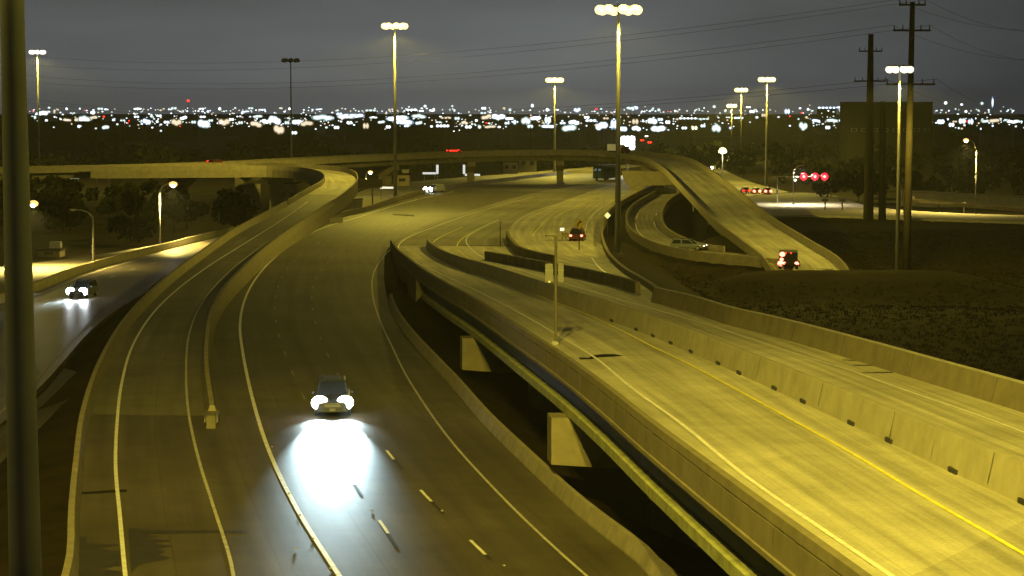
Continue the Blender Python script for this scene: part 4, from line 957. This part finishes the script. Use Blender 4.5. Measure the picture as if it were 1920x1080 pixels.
# ================================================================== CITY LIGHTS ON THE HORIZON
clusters = [(63,220,9,8),(80,212,18,9),(87,226,6,5),(92,202,6,4),(102,209,5,9),(125,204,5,5),(136,212,10,3),(126,225,14,7),(146,225,12,11),(158,223,20,14),(175,222,14,9),(174,211,8,7),(188,204,10,6),(198,205,7,4),(148,237,7,6),(198,238,12,8),(213,225,7,5),(230,228,9,11),(220,233,5,4),(256,219,9,5),(258,204,14,4),(275,228,14,11),(284,217,6,8),(298,217,9,5),(295,228,5,5),(312,229,9,6),(326,203,10,6),(331,230,18,13),(344,221,12,7),(363,229,8,7),(382,232,20,16),(380,219,10,5),(395,226,8,6),(378,204,9,4),(390,209,6,5),(412,204,6,6),(420,230,20,13),(434,224,8,6),(451,230,8,7),(460,209,14,3),(470,203,9,5),(483,219,16,6),(480,233,20,11),(494,206,8,5),(500,228,18,8),(515,226,20,15),(523,243,18,18),(528,203,5,5),(538,230,8,8),(543,204,6,5),(551,249,11,7),(560,230,24,10),(575,231,22,10),(598,205,12,3),(605,220,36,11),(612,239,6,4),(631,239,9,7),(636,214,10,8),(650,219,30,10),(668,217,26,8),(686,236,10,14),(655,230,9,7),(695,207,18,4),(700,220,14,3),(715,229,12,6),(728,238,8,7),(730,206,6,6),(745,222,36,10),(755,228,34,12),(785,218,24,8),(772,206,18,4),(797,199,6,5),(790,208,8,4),(810,207,10,4),(762,236,8,6),(785,230,12,7),(809,237,6,4),(822,229,10,4),(830,236,22,5),(836,221,18,4),(848,199,5,4),(852,207,5,6),(857,222,9,7),(871,230,12,7),(878,238,11,7),(893,226,6,5),(907,203,8,6),(906,212,10,5),(912,219,18,9),(899,238,7,7),(919,238,20,6),(934,220,24,11),(936,238,7,4),(955,222,14,6),(951,231,9,6),(945,203,7,5),(956,206,7,6),(965,229,7,9),(986,226,16,14),(994,237,10,8),(998,198,6,7),(1004,221,18,8),(1027,225,10,15),(1028,238,24,7),(1026,206,7,7),(1043,206,9,3),(1055,231,10,5),(1067,241,24,13),(1076,230,18,9),(1082,206,12,8),(1100,220,9,6),(1108,226,18,5),(1128,236,20,14),(1136,222,10,5),(1151,233,11,22),(1168,242,14,11),(1191,228,11,13),(1193,241,15,9),(1182,203,14,6),(1190,203,12,8),(1206,209,8,3),(1223,228,16,12),(1234,240,24,12),(1238,224,9,7),(1252,229,8,8),(1223,206,7,5),(1235,206,6,6),(1268,209,8,5),(1273,224,12,4),(1290,222,30,3),(1310,223,34,3),(1283,240,9,6),(1302,240,10,8),(1318,236,8,7),(1343,241,15,15),(1370,240,7,5),(1339,200,7,6),(1360,208,5,5),(1403,201,8,4),(1410,209,9,7),(1432,216,8,8),(1419,220,7,5),(1385,221,16,4),(1365,220,8,3),(1476,209,9,12),(1500,203,6,4),(1515,205,5,5),(1550,202,30,4),(1575,201,14,4),(1506,237,14,14),(1512,220,6,5),(1530,226,14,6),(1560,226,20,7),(1552,239,8,8),(1594,236,12,13),(1578,226,10,6),(1745,202,5,9),(1773,193,7,6),(1803,196,6,4),(1841,194,7,6),(1861,192,4,20),(1811,209,6,5),(1711,228,9,8),(1741,228,9,6),(1764,228,12,10),(1784,234,9,9),(1804,227,11,12),(1820,228,9,12),(1847,228,14,6),(1864,227,18,8),(1885,225,6,4),(1900,228,22,6),(1913,228,8,5),(1790,228,8,5)]
rnd = random.Random(11)
for i in range(112):
    x = rnd.choice((rnd.uniform(60,440), rnd.uniform(430,1290), rnd.uniform(430,1290), rnd.uniform(1290,1600), rnd.uniform(1750,1920)))
    clusters.append((x, rnd.choice((rnd.gauss(207,3), rnd.gauss(225,7), rnd.gauss(234,5))), rnd.uniform(2.5,5.5), rnd.uniform(2,4.5)))
HALO = {k: mat('bowl_' + k, (.3,.3,.3), .5, 0, emit=e, estr=g, sample=False) for k, e, g in (('white_led',(.62,.85,.95),.65),('dim_white_led',(.5,.8,.78),.45),('blue_white_led',(.35,.6,.95),.6),('faint_warm_lamp',(.9,.62,.3),.22))}  # dim glowing discs behind the lamp cores, a painted bloom
HB = -9.0
def city(x, y, wpx, hpx, small):
    wpx *= 1.15; hpx *= 1.2
    Y = rnd.uniform(1150, 1500) if y > 232 else (rnd.uniform(1600, 2100) if y > 215 else rnd.uniform(2300, 2900))
    p = far(x, y, Y); g0 = gz(p.x, Y); h = max(p.z - g0, 1.5); sw, sh = wpx*Y/FOC/2, hpx*Y/FOC/2
    m = rnd.choice((M_led, M_led, M_led, M_ledw, M_ledw, M_ledb, M_ledb, M_ledo)) if not small else rnd.choice((M_ledw, M_ledw, M_ledo, M_ledb))
    b = MB(); b.tube([(0,.2,0),(0,.2,h)], .14, 5, 0)
    if wpx > 17 and hpx < 7:                                         # a lit facade
        b.box((0,.75,max(h-.2,.4)/2), (sw*2.1,.9,max(h-.2,.4)), mi=0); n = max(2, int(wpx/6))
        for k_ in range(n): b.ellip((-sw+2*sw*(k_+.5)/n, .1, h), (sw/n*1.12, .3, sh), 8, 5, 2); b.ellip((-sw+2*sw*(k_+.5)/n, -.3, h), (sw/n*rnd.uniform(.6,.95), .3, sh*.66), 8, 5, 1)
    else:
        n = 3 if wpx > 13 else (2 if wpx > 9 else 1)
        for k_ in range(n):
            cx, cz = ((k_-(n-1)/2)*sw*.95/max(1,n-1) if n > 1 else 0), h + (rnd.uniform(-.3,.3)*sh if n > 2 else 0); rx, rz_ = sw*(.62 if n > 1 else .95), sh*(.8 if n > 1 else .95)
            b.ellip((cx, .1, cz), (rx, .4, rz_), 9, 6, 2); b.ellip((cx, -.4, cz), (rx*.66, .4, rz_*.66), 9, 6, 1)
        b.box((0,.5,h), (sw*1.2,.3,sh*1.1), mi=0)
    o = b.build('city_light', [M_bldgd, m, HALO[m.name]], None, False, False); o.location = (p.x, Y, g0)
    tag(o, 'glowing white lamp cluster among the distant city lights' if not small else 'tiny faint lamp among the distant city lights', 'city light', 'distant city lights')
for i, c in enumerate(clusters): city(*c, i >= len(clusters)-112)
tiny = MB()
for i in range(750):
    x = rnd.choice((rnd.uniform(55,440), rnd.uniform(430,1290), rnd.uniform(430,1290), rnd.uniform(1290,1920))); y = rnd.choice((rnd.gauss(208,3), rnd.gauss(224,7), rnd.gauss(233,5)))
    Y = rnd.uniform(1500, 2600); p = far(x, y, Y); k = Y/FOC; r_ = rnd.uniform(.6, 1.5)*k; tiny.ellip(p, (r_*rnd.uniform(1,1.8), .3, r_), 6, 4, rnd.choice((0,0,0,0,1,1,1,2,2) + ((3,) if i % 6 == 0 else ())))
tag(tiny.build('city_lights', [M_ledw, M_ledb, M_ledo, M_tail], None, False, False), 'countless faint far lamps of the city below the horizon', None, None, 'stuff')
p = far(353, 189, 1700); rb = empty('radio_mast', (p.x, 1700, gz(p.x,1700)), 0, 'thin radio mast with a red beacon above the city lights', 'mast')
h = p.z - gz(p.x,1700); MB().tube([(0,0,0),(0,0,h)], [.4,.15], 6).build('mast_pole', M_dark, rb); MB().ellip((0,0,h), (.9,.9,.9), 8, 6).build('beacon_lamp', M_tail, rb)
# dark low city blocks that carry those lights
for i in range(46):
    x = rnd.uniform(-40, 1960); Y = rnd.uniform(1250, 2600); wd = rnd.uniform(18, 70); hh = rnd.uniform(5, 11) if i % 7 else rnd.uniform(14, 24)
    p = far(x, 230, Y); g0 = gz(p.x, Y); b = MB().box((0,0,hh/2), (wd,rnd.uniform(10,25),hh)); b.box((wd*.2,0,hh+.8), (4,4,1.6))
    o = b.build('city_block', M_bldgd); o.location = (p.x, Y, g0); tag(o, 'dark low building far off among the city lights', 'building', 'dark city blocks')

# ================================================================== ROAD STUDS, GRASS, WOODS
for i, (x, y_) in enumerate(((542,925),(562,966),(587,1010),(620,1066),(555,1028),(510,838),(690,818),(829,958),(697,957),(945,1061))):
    q = at(x, y_, .02); o = MB().box((0,0,.02), (.12,.10,.04), top=(.6,.6)).build('road_stud', mat('grey_stud', (.35,.33,.28), .7, 0)); o.location = q
    tag(o, 'small pale road stud on the near main lanes', 'road stud', 'road studs on the near lanes')
def woods(name, n, fx, per, size, label):
    """crowns of many small leaf faces round a trunk"""
    vs, fs = [], []
    for _ in range(n):
        x, y_, h, r_ = fx(); g0 = gz(x, y_)
        o = len(vs); vs += [(x-.15,y_,g0-.3),(x+.15,y_,g0-.3),(x,y_,g0+h*.6)]; fs.append((o,o+1,o+2))
        lob = [(rnd.gauss(0,r_*.45), rnd.gauss(0,r_*.45), h*rnd.uniform(.35,.95), r_*rnd.uniform(.3,.55)) for _ in range(6)]
        for _k in range(per):
            l_ = rnd.choice(lob); a = rnd.uniform(0,6.28); b_ = rnd.gauss(0,.6); q = l_[3]*rnd.uniform(.5,1.05)
            c = Vector((x+l_[0]+q*math.cos(a)*math.cos(b_), y_+l_[1]+q*math.sin(a)*math.cos(b_), g0+l_[2]+q*math.sin(b_)))
            u = Vector((rnd.gauss(0,1),rnd.gauss(0,1),rnd.gauss(0,1))).normalized()*size*rnd.uniform(.5,1.2); v = u.orthogonal()*rnd.uniform(.4,.8)
            o = len(vs); vs += [tuple(c-u), tuple(c+v), tuple(c+u), tuple(c-v)]; fs.append((o,o+1,o+2,o+3))
    return tag(MB().add(vs, fs).build(name, M_leaf, None, False, False), label, None, None, 'stuff')
woods('woodland', 70, lambda: (lambda y_: (rnd.uniform(-150,-.085*y_-12) if y_ < 430 else rnd.uniform(-165,-70), y_, rnd.uniform(4,8.5), rnd.uniform(2.5,4)))(rnd.uniform(360,470)), 330, .55, 'dark scrubby woods beyond the frontage road at left')
woods('woodland', 150, lambda: (lambda y_: (rnd.uniform(-.25*y_,.25*y_), y_, rnd.uniform(6,11), rnd.uniform(4,7)))(rnd.uniform(730,1100)), 130, 1.1, 'dark far woods between the flyover and the city lights')
woods('woodland', 22, lambda: (rnd.uniform(75,140), rnd.uniform(540,640), rnd.uniform(5,9), rnd.uniform(3,5)), 200, .7, 'dark trees behind the retaining wall at far right')
def grass(n, fx, label):
    vs, fs = [], []
    for _ in range(n):
        x, y_ = fx(); z0 = gz(x, y_)
        for _k in range(5):
            a = rnd.uniform(0,6.28); h = rnd.uniform(.08,.3); dx, dy = .06*math.cos(a), .06*math.sin(a); lx, ly = rnd.gauss(0,.12), rnd.gauss(0,.12); ox, oy = rnd.gauss(0,.2), rnd.gauss(0,.2)
            o = len(vs); vs += [(x+ox-dx,y_+oy-dy,z0),(x+ox+dx,y_+oy+dy,z0),(x+ox+lx,y_+oy+ly,z0+h)]; fs.append((o,o+1,o+2))
    return tag(MB().add(vs, fs).build('grass', M_grass, None, False, False), label, None, None, 'stuff')
def field():
    while True:
        x, y_ = rnd.uniform(12,95), rnd.uniform(150,420)
        if gz(x,y_) < -3.0: return x, y_
grass(22000, field, 'rough dry grass on the dark field right of the overpass')

# ================================================================== HAZE (closed box, ground inside)
HAZE = 0.00009
if HAZE:
    hb = MB().box((0, 2900, 26), (6400, 6400, 78)).build('haze', [])
    hm = bpy.data.materials.new('night_haze'); hm.use_nodes = True; n = hm.node_tree.nodes; n.remove(n['Principled BSDF'])
    pv = n.new('ShaderNodeVolumePrincipled'); pv.inputs['Density'].default_value = HAZE; pv.inputs['Color'].default_value = (.85,.88,.9,1); pv.inputs['Anisotropy'].default_value = .2
    hm.node_tree.links.new(pv.outputs[0], n['Material Output'].inputs['Volume']); hb.data.materials.append(hm); hb['kind'] = 'stuff'; hb['label'] = 'thin night haze over the whole interchange'
